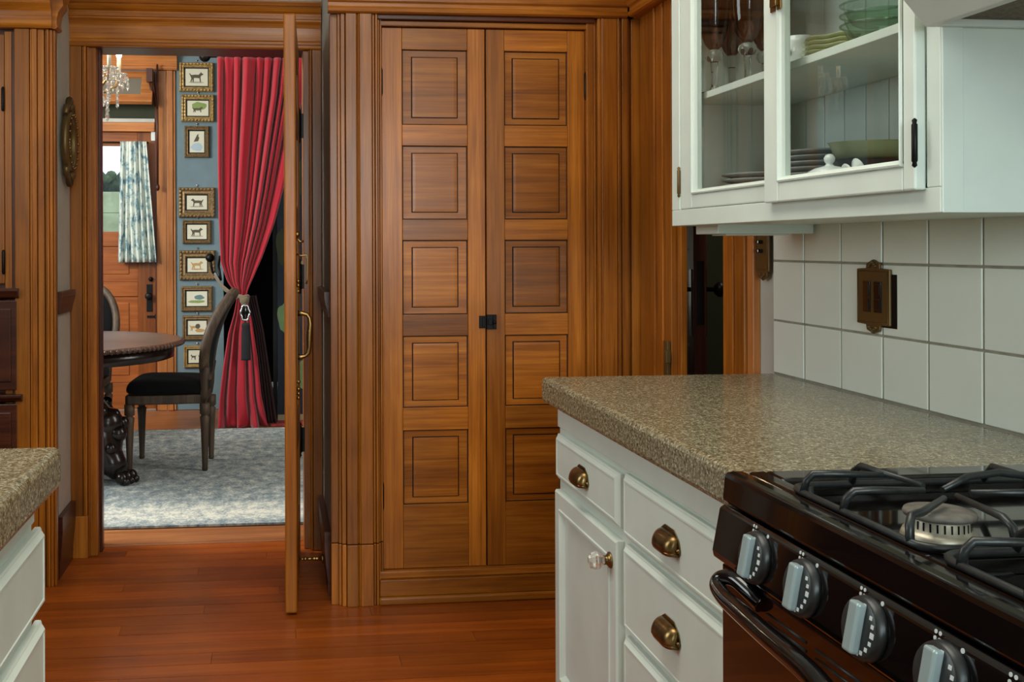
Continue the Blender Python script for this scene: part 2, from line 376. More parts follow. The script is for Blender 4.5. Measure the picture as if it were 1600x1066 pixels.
# ================================================================ PANTRY CUPBOARD
pc = thing('pantry_cupboard', 'tall built-in fir cupboard with a pair of five-panel doors', 'cupboard', (.76, 3.5, 0))
XI = .384; XM0 = .7535; XM1 = .7585; XE = 1.119
yd = 3.507         # face of the doors
obj('carcass', B((.206, XW-.003, yd+.03, 3.60, .0, 2.2)), GROOVE, pc)
def zz(px, py, Y): return at(px, py, Y=Y).z
def xx(px, Y, py=450): return at(px, py, Y=Y).x
def pantry_door(x0, x1, ox0, ox1, fx0, fx1, hingeleft):
    z0, z1 = .114, 2.026
    d = obj('door', B(x0, x1, yd+.016, yd+.026, z0, z1), GROOVE, pc)
    px = 680
    tops = [78, 228, 375.5, 525, 672]; bots = [195, 343, 491.5, 637, 788]
    T = [zz(px, v, yd) for v in tops]; Bt = [zz(px, v, yd) for v in bots]
    obj('stile', B(x0, ox0, yd, yd+.018, z0, z1), WOOD['z'], d, bevel=.002)
    obj('stile', B(ox1, x1, yd, yd+.018, z0, z1), WOOD['z'], d, bevel=.002)
    edges = [z1]+[q for p in zip(T, Bt) for q in p]+[z0]
    for i in range(0, 12, 2):
        obj('rail', B(ox0+.0004, ox1-.0004, yd+.0006, yd+.018, edges[i+1], edges[i]), WOOD['x'], d, bevel=.002)
    for t, b in zip(T, Bt):
        bm = bmesh.new(); f0 = yd+.009
        def ring(x0_, x1_, b_, t_, yy): return [(x0_, yy, b_), (x1_, yy, b_), (x1_, yy, t_), (x0_, yy, t_)]
        mx = (fx0-ox0); mt = .027
        levels = [(0.004, yd+.016, 0), (.0045, f0, 1), (mx-.004, f0+.0005, 0), (mx-.0026, f0+.0032, 1), (mx-.0014, f0+.0032, 1), (mx+.0003, f0-.003, 1), (mx+.010, f0-.0035, 0)]
        prev = None
        for ins, yy, mi in levels:
            iz = ins*mt/mx
            r = [bm.verts.new(p) for p in ring(ox0+ins, ox1-ins, b+iz, t-iz, yy)]
            if prev:
                for k in range(4): bm.faces.new((prev[k], prev[(k+1) % 4], r[(k+1) % 4], r[k])).material_index = mi
            prev = r
        bm.faces.new(prev)
        obj('panel', bm, [WOOD['x'], GROOVE], d)
    hx = x0-.002 if hingeleft else x1+.002
    for py in (128, 775) if hingeleft else (135,):
        hz = zz(600 if hingeleft else 920, py, yd)
        bm = bmesh.new(); lathe(bm, [(.001, -.052), (.004, -.048), (.004, -.044), (.0055, -.042), (.0055, .042), (.004, .044), (.004, .048), (.001, .052)], (hx, yd-.004, hz), 8)
        obj('hinge', bm, BLACKM, d)
    return d
dl = pantry_door(XI, XM0, xx(629, yd), xx(731.5, yd), xx(645.5, yd), xx(718, yd), True)
dr = pantry_door(XM1, XE, xx(789, yd), xx(888, yd), xx(803, yd), xx(874, yd), False)
zc = zz(763, 503, yd)
bm = B((XM1-.001, XM1+.034, yd-.006, yd, zc-.026, zc+.026), (XM1+.02, XM1+.026, yd-.016, yd-.006, zc-.022, zc+.022), (XM1+.003, XM1+.018, yd-.013, yd-.006, zc-.010, zc+.010))
lathe(bm, [(.007, 0), (.007, .012), (.003, .016)], (XM1+.023, yd-.016, zc), 10, '-y')
obj('latch', bm, BLACKM, dr, bevel=.001, seg=1)
obj('latch_catch', B((XM0-.024, XM0+.001, yd-.006, yd, zc-.022, zc+.022), (XM0-.014, XM0-.004, yd-.011, yd-.006, zc-.016, zc+.016)), BLACKM, dl, bevel=.001, seg=1)
# casing: left
def casing_profile(bm, xs, y_face, z0, z1):
    """xs: list of (x0, x1, proud)"""
    for x0, x1, pr in xs: box(bm, x0, x1, y_face-pr, y_face+.03, z0, z1)
Z1 = 2.066
lc = [(.200, .226, -.004), (.2262, .236, .006), (.237, .252, .013), (.254, .292, .022), (.2925, .297, .016), (.2975, .302, .022), (.3025, .346, .022), (.348, .356, .012), (.3575, .366, .018), (.3675, .374, .004), (.3755, .3825, -.002)]
rc = [(1.1205, 1.146, .002), (1.148, 1.156, -.004), (1.1575, 1.169, .016), (1.1695, 1.174, .022), (1.1745, 1.227, .018), (1.228, 1.233, .024), (1.2345, 1.243, .010), (1.2445, 1.268, .020), (1.2685, 1.274, .012), (1.275, 1.281, .0), (1.2815, 1.3185, .012)]
def boards(lst, z0, z1, name, grain):
    for x0, x1, pr in lst:
        if x1-x0 > .02 or True:
            obj(name, B(x0, x1, YP-pr, YP+.035, z0, z1), grain, pc, bevel=.0022)
zpl = zz(555, 852, YP-.02)
boards(lc, zpl+.003, Z1, 'casing_strip', WOOD['z']); boards(rc, .0, Z1, 'casing_strip', WOOD['z'])
boards([(a, b, p+.004) for a, b, p in lc[2:8]]+lc[:2]+lc[8:], 0, zpl, 'plinth', WOOD['z'])
obj('head_strip', B((XI-.008, XE+.008, YP+.002, YP+.03, 2.0285, 2.047)), WOOD['x'], pc, bevel=.003)
obj('head_strip', B((XI-.018, XE+.03, YP-.012, YP+.03, 2.0485, Z1)), WDARK['x'], pc, bevel=.003)
# base below the doors
obj('base_board', B((.369, 1.15, YP-.004, YP+.03, .086, .112)), WOOD['x'], pc, bevel=.004)
obj('base_board', B((.369, 1.15, YP-.016, YP+.03, .028, .085)), WOOD['x'], pc, bevel=.003)
obj('base_shoe', B((.366, 1.15, YP-.028, YP+.03, 0, .027)), WOOD['x'], pc, bevel=.006)
# cornice over pantry, returns along the right wall
def crown(z0):
    return [(0, z0), (-.022, z0), (-.030, z0+.004), (-.033, z0+.014), (-.026, z0+.022), (-.026, z0+.034), (-.034, z0+.040), (-.040, z0+.07), (-.06, z0+.12), (-.085, z0+.16), (-.09, z0+.2), (0, z0+.2)]
bm = bmesh.new(); prism(bm, [(YP-.005+a, b) for a, b in crown(Z1+.0)], 'x', .193, 1.262)
obj('cornice', bm, WOOD['x'], pc)
tr = thing('trim_doorway_right', 'fir casing and cornice on the right wall round the narrow doorway', 'trim', (XW, 2.9, 0), kind='structure')
bm = bmesh.new(); prism(bm, [(XW-.03+a*1.0, b) for a, b in crown(Z1)], 'y', 2.40, YP-.04)
box(bm, XW-.03, XW, 2.40, YP, Z1, Z1+.2)
obj('cornice', bm, WOOD['y'], tr)
# casing far side of right opening
for y0, y1, pr in ((3.315, 3.455, .016), (3.30, 3.313, .026), (3.235, 3.298, .020), (3.225, 3.2335, .028), (3.165, 3.2235, .022)):
    obj('casing_strip', B(XW-pr, XW, y0, y1, 0, Z1), WOOD['z'], tr, bevel=.003)
obj('jamb', B(XW-.002, XW+.02, 3.135, 3.165, 0, 2.06), WOOD['z'], tr, bevel=.003)
for y0, y1, pr in ((2.605, 2.64, .022), (2.641, 2.70, .030), (2.701, 2.712, .022), (2.713, 2.775, .028)):
    obj('casing_strip', B(XW-pr, XW, y0, y1, 0, Z1), WLITE['z'] if y0 < 2.64 else WOOD['z'], tr, bevel=.003)
obj('head_board', B(XW-.018, XW, 2.61, 3.3, 2.0, Z1), WOOD['y'], tr, bevel=.003)
obj('jamb', B(XW-.002, XW+.14, 2.66, 2.68, 0, 2.06), WOOD['z'], tr)
# mortise strike on the far jamb edge
pz = at(1055, 560, X=XW-.03).z
bm = B((XW-.036, XW-.024, 3.168, 3.20, pz-.09, pz+.05), (XW-.046, XW-.03, 3.150, 3.172, pz-.02, pz+.02))
obj('strike_plate', bm, DBRASS, tr, bevel=.002)
# hall behind
struct('wall_hall_back', B(XW+.021, 3.4, 4.22, 4.29, 0, 2.6), GREENW, 'dark green wall of the hall seen through the narrow doorway', 'wall')
struct('wall_hall_right', B(3.3, 3.4, 2.0, 4.22, 0, 2.6), GREENW, 'dark side wall of the hall', 'wall')
struct('wall_hall_front', B(XW+.14, 3.4, 1.9, 2.0, 0, 2.6), GREENW, 'dark front wall of the hall', 'wall')
struct('hall_reflection_panel', B(XW+.021, XW+.03, 3.17, 4.215, 0, 2.6), WDARK['z'], 'dark panel added on the unseen hall side of the right wall to dull reflections', 'wall')  # added dark panel keeps pale plaster out of the hall door reflection
struct('ceiling_hall', B(XW+.021, 3.4, 1.9, 4.29, 2.6, 2.7), DARKROOM, 'hall ceiling', 'ceiling')
struct('floor_hall', B(XW+.001, 3.4, 1.9, 4.22, -.05, 0), WDARK['y'], 'dark hall floor', 'floor')
p0 = at(1084, 490, Y=3.30)
WHALL = wood('dull_dark_red_hall_door', (50, 20, 10), (84, 38, 20), (110, 54, 28), axis='z', rough=.65, coat=0)
hd = thing('door_hall', 'dark red brown panelled hall door standing open beyond the narrow doorway', 'door', (p0.x, 3.30, 0), -math.radians(16), kind='structure')
# local: leaf runs along +y, thickness along +x
obj('slab', B(.008, .034, 0, .76, .01, 2.05), WHALL, hd, local=True)
for (a, b) in ((0, .11), (.65, .76)): obj('stile', B(0, .042, a, b, .01, 2.05), WHALL, hd, local=True, bevel=.004)
for z in (.01, .42, .78, 1.12, 1.45, 1.93): obj('rail', B(.001, .041, .111, .649, z, z+.12), WHALL, hd, local=True, bevel=.004)
bm = bmesh.new()
for s in (-1, 1):
    x0 = -.001 if s < 0 else .043
    box(bm, min(x0, x0+s*.004), max(x0, x0+s*.004), .03, .08, .94, 1.17)
    lathe(bm, [(.008, 0), (.008, .03), (.016, .034), (.026, .045), (.027, .056), (.016, .066)], (x0, .055, 1.10), 14, 'x' if s > 0 else '-x')
obj('knob', bm, BLACKM, hd, local=True)
obj('lock_edge', B(.008, .034, -.002, .002, .98, 1.20), BLACKM, hd, local=True)
obj('hall_casing', B(.05, .13, .80, .83, 0, 2.4), WHALL, hd, local=True)

# ================================================================ DINING DOORWAY CASING
td = thing('trim_doorway', 'moulded fir casing and heavy crown lintel of the dining room doorway', 'trim', (-.3, YD, 0), kind='structure')
for x0, x1, pr in ((-.812, -.765, .026), (-.764, -.757, .018), (-.756, -.748, .026), (-.747, -.738, .012)):
    obj('casing_strip', B(x0, x1, YD-pr, YD+.02, .0, 2.065), WOOD['z'], td, bevel=.003)
for x0, x1, pr in ((.148, .153, .012), (.154, .162, .024), (.163, .202, .026)):
    obj('casing_strip', B(x0, x1, YD-pr, YD+.02, .0, 2.065), WOOD['z'], td, bevel=.003)
obj('plinth', B(-.81, -.745, YD-.03, YD, 0, .17), WOOD['z'], td, bevel=.003)
for x0, x1 in ((-.75, -.712), (.126, .155)):
    obj('jamb', B(x0, x1, YD, 4.31, 0, 2.065), WOOD['z'], td, bevel=.003)
obj('door_stop', B(-.7119, -.700, 4.2, 4.24, 0, 2.065), WDARK['z'], td, bevel=.002)
obj('head_jamb', B(-.7115, .1255, YD, 4.31, 2.065, 2.08), WDARK['x'], td)
prof = [(0, 2.066), (-.030, 2.066), (-.034, 2.072), (-.034, 2.080), (-.026, 2.086), (-.026, 2.094), (-.030, 2.10), (-.031, 2.125), (-.035, 2.150), (-.042, 2.166), (-.052, 2.176), (-.052, 2.182), (-.058, 2.184), (-.058, 2.196), (-.048, 2.199), (-.048, 2.206), (-.060, 2.214), (-.068, 2.224), (-.066, 2.232), (-.074, 2.235), (-.08, 2.248), (-.08, 2.254), (0, 2.254)]
bm = bmesh.new(); prism(bm, [(YD+a*.9+.004, b) for a, b in prof], 'x', -.814, .200)
obj('cornice', bm, WOOD['x'], td)
# chair rails and baseboards on the two narrow strips
def rail_y(nm, x, sgn, y0, y1, z0, z1, pr, mat, lab):
    s = sgn
    bm = bmesh.new()
    pts = [(x, z0), (x+s*pr*.4, z0), (x+s*pr*.5, z0+(z1-z0)*.25), (x+s*pr*.8, z0+(z1-z0)*.5), (x+s*pr, z0+(z1-z0)*.75), (x+s*pr, z1), (x, z1)]
    prism(bm, pts, 'y', y0, y1); return struct(nm, bm, mat, lab, 'trim')
rail_y('trim_chair_rail_left', -.812, 1, 3.87, YD-.03, 1.00, 1.085, .022, WDARK['y'], 'dark chair rail stub on the strip under the gilt mirror')
rail_y('trim_chair_rail_right', .205, -1, 3.58, YD-.03, 1.00, 1.09, .022, WDARK['y'], 'dark chair rail stub between doorway and cupboard')
rail_y('baseboard_left', -.812, 1, 3.87, YD-.03, .0, .235, .020, WDARK['y'], 'tall dark baseboard at the left of the doorway')
rail_y('baseboard_right', .205, -1, 3.58, YD-.03, .0, .23, .024, WDARK['y'], 'tall dark baseboard between doorway and cupboard')

# ================================================================ OPEN DOOR
od = thing('door_open', 'panelled wooden door swung open, its narrow edge towards the kitchen', 'door', (.089, 4.12, 0), kind='structure')
ang = math.atan2(.089-.0585, 4.12-3.405)
def L(x, y, z): # leaf frame: x across thickness (0 = middle), y from free edge to hinge
    return (.0585+x*math.cos(ang)+y*math.sin(ang), 3.405-x*math.sin(ang)+y*math.cos(ang), z)
def lbox(bm, x0, x1, y0, y1, z0, z1):
    t = bmesh.new(); box(t, x0, x1, y0, y1, z0, z1)
    for v in t.verts: v.co = L(*v.co)
    me = bpy.data.meshes.new('t'); t.to_mesh(me); t.free(); bm.from_mesh(me); bpy.data.meshes.remove(me); return bm
TK = .0205; DT = 2.046
for y0, y1 in ((0, .11), (.61, .718)): obj('stile', lbox(bmesh.new(), -TK, TK, y0, y1, .008, DT), WOOD['z'], od, bevel=.006, seg=3)
for z0, z1 in ((.008, .22), (.52, .62), (.80, .98), (1.30, 1.40), (1.68, 1.76), (1.94, DT)):
    obj('rail', lbox(bmesh.new(), -TK+.0005, TK-.0005, .1102, .6098, z0, z1), WOOD['y'], od, bevel=.003)
for z0, z1 in ((.22, .52), (.62, .80), (.98, 1.30), (1.40, 1.68), (1.76, 1.94)):
    obj('panel', lbox(lbox(bmesh.new(), -.007, .007, .11, .61, z0, z1), -.013, .013, .15, .57, z0+.035, z1-.035), WOOD['y'], od, bevel=.004)
# brass escutcheon, pull handle
bm = bmesh.new()
lbox(bm, TK, TK+.004, .02, .075, .79, 1.10)
for a, b, w_ in ((1.10, 1.115, .022), (1.115, 1.14, .012), (.775, .79, .022), (.74, .775, .012)):
    lbox(bm, TK, TK+.004, .0475-w_, .0475+w_, a, b)
obj('escutcheon', bm, DBRASS, od, bevel=.001)
bm = bmesh.new()
for z in (1.12, 1.135, .765, .75, .735, 1.10, .79): ball(bm, L(TK+.006, .03, z), .007, u=8, v=6)
obj('escutcheon_beads', bm, BRASS, od, kind='stuff')
bm = bmesh.new()
ht, hb = 1.024, .874
pts = [(TK, .04, ht), (TK+.02, .04, ht), (TK+.036, .04, ht-.004), (TK+.044, .04, ht-.016), (TK+.047, .04, ht-.035), (TK+.044, .04, (ht+hb)/2), (TK+.043, .04, hb+.035), (TK+.040, .04, hb+.014), (TK+.030, .04, hb+.004), (TK+.016, .04, hb), (TK, .04, hb)]
tube(bm, [L(*p) for p in pts], [.011, .008, .007, .0075, .0085, .010, .0085, .0075, .007, .008, .011], 12)
for dz in (-.015, 0, .015): ball(bm, L(TK+.044, .04, (ht+hb)/2+dz), .010, sz=.45, u=10, v=6)
obj('pull_handle', bm, BRASS, od)
bm = bmesh.new()   # night latch above
tube(bm, [L(TK, .03, 1.285), L(TK+.012, .03, 1.27), L(TK+.026, .03, 1.272)], .004, 8); ball(bm, L(TK+.003, .03, 1.295), .010)
tube(bm, [L(TK, .03, 1.228), L(TK+.015, .03, 1.222), L(TK+.036, .03, 1.225), L(TK+.038, .03, 1.21), L(TK+.037, .03, 1.14), L(TK+.034, .03, 1.125)], .003, 8)
obj('latch_hook', bm, BRASS, od)
for z in (1.75, 1.13, .46):
    bm = bmesh.new(); c = (.108, 4.118, z)
    lathe(bm, [(.002, -.075), (.008, -.065), (.006, -.055), (.011, -.05), (.011, .05), (.006, .055), (.008, .065), (.002, .075)], c, 10)
    box(bm, c[0]-.02, c[0]+.02, c[1], c[1]+.006, z-.05, z+.05)
    obj('hinge', bm, BLACKM, od)
ds = thing('door_stop', 'brass rod doorstop between the open door and baseboard by the cupboard', 'doorstop', (.14, 3.60, .1))
bm = bmesh.new(); lathe(bm, [(.016, 0), (.016, .006), (.009, .012), (.006, .03), (.009, .035), (.005, .04), (.005, .062), (.009, .066), (.005, .07), (.004, .085), (.009, .088), (.010, .1), (.006, .104)], (.1805, 3.66, .112), 12, '-x')
obj('rod', bm, BRASS, ds)

# ================================================================ LEFT BUILT-IN
lb = thing('built_in_cupboard', 'tall built-in fir cupboard at the left edge beyond the stone counter', 'cupboard', (-1.2, 3.82, 0))
YLB = 3.80
obj('carcass', B(XL, -.813, YLB+.02, 3.90, 0, 2.35), WDARK['z'], lb)
xs = [(-.836, -.8282, .004), (-.8275, -.820, .014), (-.8195, -.808, .008), (-.8075, -.800, .0), (-.861, -.8375, .012), (-.880, -.862, .020), (-.888, -.881, .014), (-.942, -.889, .020)]
for x0, x1, pr in xs: obj('casing_strip', B(x0, x1, YLB-pr, YLB+.03, 0, 2.058), WOOD['z'], lb, bevel=.0022)
obj('casing_strip', B(-.955, -.943, YLB-.006, YLB+.03, 0, 2.05), WDARK['z'], lb, bevel=.002)
obj('casing_strip', B(-.981, -.956, YLB-.002, YLB+.03, 0, 2.05), WOOD['z'], lb, bevel=.002)
obj('door', B(-1.45, -.983, YLB-.001, YLB+.02, 1.12, 2.04), WOOD['z'], lb, bevel=.003)
obj('door', B(XL, -1.46, YLB-.001, YLB+.02, 1.12, 2.04), WOOD['z'], lb, bevel=.003)
for z in (1.80, 1.2):
    bm = bmesh.new(); lathe(bm, [(.003, -.045), (.006, -.04), (.006, .04), (.003, .045)], (-.985, YLB-.008, z), 8); obj('hinge', bm, BLACKM, lb)
for z0, z1, xr in ((1.072, 1.105, -.926), (.693, .716, -.915)):
    bm = bmesh.new(); prism(bm, [(YLB-.05, z1), (YLB-.05, z1-.010), (YLB-.035, z0), (YLB+.0, z0-.012), (YLB+.03, z0-.012), (YLB+.03, z1)], 'x', XL, xr)
    obj('ledge', bm, WDARK['x'], lb, bevel=.002)
for z0, z1 in ((.73, 1.06), (.36, .68), (.03, .34)):
    obj('drawer', B((XL, -.935, YLB-.022, YLB+.02, z0, z1), (XL, -.955, YLB-.028, YLB+.02, z0+.03, z1-.03)), WDARK['x'], lb, bevel=.004)
pr_ = [(0, 2.059), (-.030, 2.059), (-.038, 2.066), (-.034, 2.075), (-.034, 2.09), (-.040, 2.12), (-.060, 2.145), (-.058, 2.165), (-.075, 2.19), (-.09, 2.25), (0, 2.25)]
bm = bmesh.new(); prism(bm, [(YLB+a, b) for a, b in pr_], 'x', XL, -.805)
prism(bm, [(-.82-a*.9+.0, b) for a, b in pr_], 'y', YLB-.02, YLB+.06)
obj('cornice', bm, WOOD['x'], lb)

# gilt mirror on the strip
mr_ = thing('ornate_mirror', 'small oval gilt mirror seen edge-on beside the doorway', 'mirror', (-.81, 4.0, 1.67))
mc = (-.800, 4.0, 1.665)
bm = bmesh.new()
ov = [(mc[0]+.012, mc[1]+.085*math.cos(t), mc[2]+.105*math.sin(t)) for t in [2*PI*i/32 for i in range(32)]]
tube(bm, ov, .016, 10, True, flat=1)
for sgn in (1, -1):
    tube(bm, [(mc[0]+.012, 4.0+dy, mc[2]+sgn*(.10+dz)) for dy, dz in ((-.07, 0), (-.05, .03), (-.02, .035), (0, .062), (.02, .035), (.05, .03), (.07, 0))], [.010, .014, .012, .015, .012, .014, .010], 8)
    ball(bm, (mc[0]+.016, 4.0, mc[2]+sgn*.135), .018)
obj('frame', bm, DBRASS, mr_)
bm = bmesh.new()
for i in range(20):
    t = 2*PI*i/20; ball(bm, (mc[0]+.030, mc[1]+.085*math.cos(t), mc[2]+.105*math.sin(t)), .0055, u=8, v=6)
obj('frame_beads', bm, BRASS, mr_, kind='stuff')
bm = bmesh.new(); lathe(bm, [(.0785, 0), (.0785, .006), (.07, .010)], (mc[0]-.006, mc[1], mc[2]), 32, 'x')
for v in bm.verts: v.co.z = mc[2]+(v.co.z-mc[2])*1.25
obj('mirror_glass', bm, MIRR, mr_)

# ================================================================ RIGHT COUNTER AND BASE CABINET
def slab(name, x0, x1, y0, y1, mat, label):
    t = thing(name, label, 'countertop', ((x0+x1)/2, (y0+y1)/2, .85))
    return t
ct = obj('countertop', B(.686, XW-.010, 1.405, 2.519, .852, .9165), GRAN, None, 'speckled brown stone countertop between stove and pantry doors', 'countertop', bevel=.011, seg=2)
bc = thing('base_cabinet', 'white painted base cabinet with brass cup pulls and one glass knob', 'cabinet', (1.0, 1.95, 0))
XF = .728
obj('carcass', B((XF, XW-.012, 1.42, 2.495, .10, .852), (XF+.06, XW-.012, 1.42, 2.495, 0, .10)), WHITE, bc, bevel=.002)
obj('rail_moulding', B(XF-.006, XF, 1.42, 2.495, .792, .8515), WHITE, bc, bevel=.003)
def front_slab(name, y0, y1, z0, z1, parent, xf=None, sgn=-1):
    """routed drawer front facing sgn*x"""
    xf = XF if xf is None else xf
    bm = bmesh.new(); prev = None
    for ins, pr in ((0, 0), (0, .009), (.003, .0115), (.004, .0115), (.011, .0185), (.0145, .0185), (.016, .017), (.020, .017)):
        x = xf+sgn*pr
        r = [bm.verts.new(p) for p in ((x, y0+ins, z0+ins), (x, y1-ins, z0+ins), (x, y1-ins, z1-ins), (x, y0+ins, z1-ins))]
        if prev:
            for k in range(4): bm.faces.new((prev[k], prev[(k+1) % 4], r[(k+1) % 4], r[k]))
        prev = r
    bm.faces.new(prev)
    return obj(name, bm, WHITE, parent)
def cup_pull(yc, zc, parent, x=None, sgn=-1):
    x = XF-.018 if x is None else x
    bm = bmesh.new(); W_, H, D = .043, .030, .024
    rows = []
    for j in range(9):
        a = j/8*PI/2; rr = []
        for i in range(17):
            u = -1+2*i/16
            k = (1-abs(u)**5)**.5 if abs(u) < 1 else 0
            rr.append((x+sgn*(D*math.sin(a)*k+.0006), yc+u*W_, zc-.014+H*math.cos(a)*(.35+.65*k)))
        rows.append(rr)
    sheet(bm, rows)
    rows2 = [[(p[0], p[1], zc-.014-.006) if False else p for p in rows[-1]], [(x+sgn*max(0, abs(p[0]-x)-.002), p[1], p[2]-.006) for p in rows[-1]]]
    sheet(bm, rows2)
    # flange with ears
    prism(bm, [(yc-W_-.004, zc-.016), (yc+W_+.004, zc-.016), (yc+W_+.004, zc-.002), (yc+W_-.002, zc+.010), (yc+.02, zc+.0225), (yc-.02, zc+.0225), (yc-W_+.002, zc+.010), (yc-W_-.004, zc-.002)], 'x', x, x+sgn*.0015)
    for s in (-1, 1): ball(bm, (x+sgn*.002, yc+s*(W_+.001), zc-.009), .0045, u=8, v=6)
    o = obj('cup_pull', bm, DBRASS2, parent, label='aged brass cup pull'); s = o.modifiers.new('th', 'SOLIDIFY'); s.thickness = .001
    return o
DBRASS2 = paint('worn_brass_pull', (128, 104, 66), .3, .18, 40); DBRASS2.node_tree.nodes['Principled BSDF'].inputs['Metallic'].default_value = 1
d = front_slab('drawer', 2.022, 2.478, .665, .778, bc); cup_pull(at(903, 742, X=.70).y, .722, d)
d = front_slab('drawer', 1.47, 1.990, .657, .787, bc); cup_pull(at(1038, 830, X=.70).y, .724, d)
d = front_slab('drawer', 1.47, 1.990, .468, .643, bc); cup_pull(at(1038, 973, X=.70).y, .560, d)
d = front_slab('drawer', 1.47, 1.990, .13, .454, bc); cup_pull(1.75, .33, d)
# cabinet door with recessed field
bm = bmesh.new(); prev = None; y0, y1, z0, z1 = 2.022, 2.478, .13, .637
for ins, pr in ((0, 0), (0, .015), (.004, .019), (.040, .019), (.0415, .022), (.046, .022), (.049, .017), (.058, .006), (.0585, .009), (.075, .009)):
    x = XF-pr; r = [bm.verts.new(p) for p in ((x, y0+ins, z0+ins), (x, y1-ins, z0+ins), (x, y1-ins, z1-ins), (x, y0+ins, z1-ins))]
    if prev:
        for k in range(4): bm.faces.new((prev[k], prev[(k+1) % 4], r[(k+1) % 4], r[k]))
    prev = r
bm.faces.new(prev); d = obj('door', bm, WHITE, bc)
kp = at(950, 858, X=XF-.03); ky, kz = 2.058, .588
bm = bmesh.new(); lathe(bm, [(.017, 0), (.017, .003), (.013, .006), (.009, .010), (.010, .014)], (XF-.019, ky, kz), 16, '-x'); obj('knob_plate', bm, DBRASS2, d)
bm = bmesh.new(); lathe(bm, [(.008, .012), (.010, .018), (.0185, .026), (.020, .033), (.0165, .043), (.008, .048)], (XF-.019, ky, kz), 8, '-x', smooth=False)
obj('knob', bm, CRYST, d, label='faceted clear glass knob')

# ================================================================ LEFT COUNTER
ct2 = obj('countertop', B(-1.0, -.356, -.35, 1.737, .850, .9175), GRAN, None, 'speckled stone countertop cut off by the left edge of the picture', 'countertop', bevel=.011, seg=2)
sx0, sx1, sy0, sy1 = -.90, -.437, .95, 1.62
sk = obj('sink_rim', B((sx0, sx1, sy1-.022, sy1, .9175, .928), (sx0, sx1, sy0, sy0+.022, .9175, .928), (sx0, sx0+.022, sy0+.022, sy1-.022, .9175, .928), (sx1-.022, sx1, sy0+.022, sy1-.022, .9175, .928), (sx0+.02, sx1-.02, sy0+.02, sy1-.02, .9172, .9195)), BLKEN, None, 'dark raised rim set into the left stone counter at the picture edge', 'sink', bevel=.004)
bc2 = thing('base_cabinet', 'white painted base cabinet under the left stone counter', 'cabinet', (-.7, .7, 0))
XG = -.398
obj('carcass', B((-.98, XG, -.33, 1.70, .10, .850), (-.98, XG-.06, -.33, 1.70, 0, .10)), WHITE, bc2, bevel=.002)
obj('rail_moulding', B(XG, XG+.005, -.33, 1.70, .80, .8495), WHITE, bc2, bevel=.003)
for y0, y1 in ((1.20, 1.722), (.66, 1.18), (.1, .64)):
    for z0, z1 in ((.655, .786), (.46, .630), (.13, .445)):
        front_slab('drawer', y0, y1, z0, z1, bc2, XG, 1)

# ================================================================ UPPER GLASS CABINET
uc = thing('glass_front_cabinet', 'white wall cabinet with two glass doors over the stone counter', 'cabinet', (1.16, 1.92, 1.30))
X0 = 1.0; YA, YZ = 1.413, 2.43; ZT = 2.30
obj('bottom_board', B(X0+.018, XW, YA+.012, YZ-.012, 1.350, 1.372), WHITE, uc)
obj('face_rail', B(X0, X0+.02, YA, YZ, 1.302, 1.341), WHITE, uc, bevel=.0015)
obj('underside', B(X0+.0202, XW, YA+.0142, YZ-.0142, 1.303, 1.312), WHITE, uc)
obj('face_rail', B(X0, X0+.02, YA, YZ, 2.18, ZT), WHITE, uc, bevel=.0015)
obj('face_stile', B(X0, X0+.02, 2.383, YZ, 1.3412, 2.18), WHITE, uc, bevel=.0015)
obj('face_stile', B(X0, X0+.02, YA, 1.445, 1.3412, 2.18), WHITE, uc, bevel=.0015)
obj('side_panel', B((X0+.0205, XW, YA, YA+.014, 1.302, ZT), (X0+.001, X0+.035, YA-.004, YA, 1.302, ZT)), WHITE, uc, bevel=.0012)
obj('side_panel', B(X0+.0205, XW, YZ-.014, YZ, 1.302, ZT), WHITE, uc, bevel=.0012)
obj('top_board', B(X0, XW, YA, YZ, ZT, ZT+.02), WHITE, uc)
obj('shelf', B(X0+.036, XW-.02, YA+.015, YZ-.015, 1.6065, 1.6225), WHITE, uc, bevel=.001)
obj('shelf', B(X0+.036, XW-.02, YA+.015, YZ-.015, 1.93, 1.946), WHITE, uc, bevel=.001)
yy = YA+.015
while yy < YZ-.02:
    obj('back_board', B(XW-.016, XW-.008, yy+.0015, min(yy+.082, YZ-.015), 1.372, ZT), WHITE, uc, bevel=.002); yy += .083
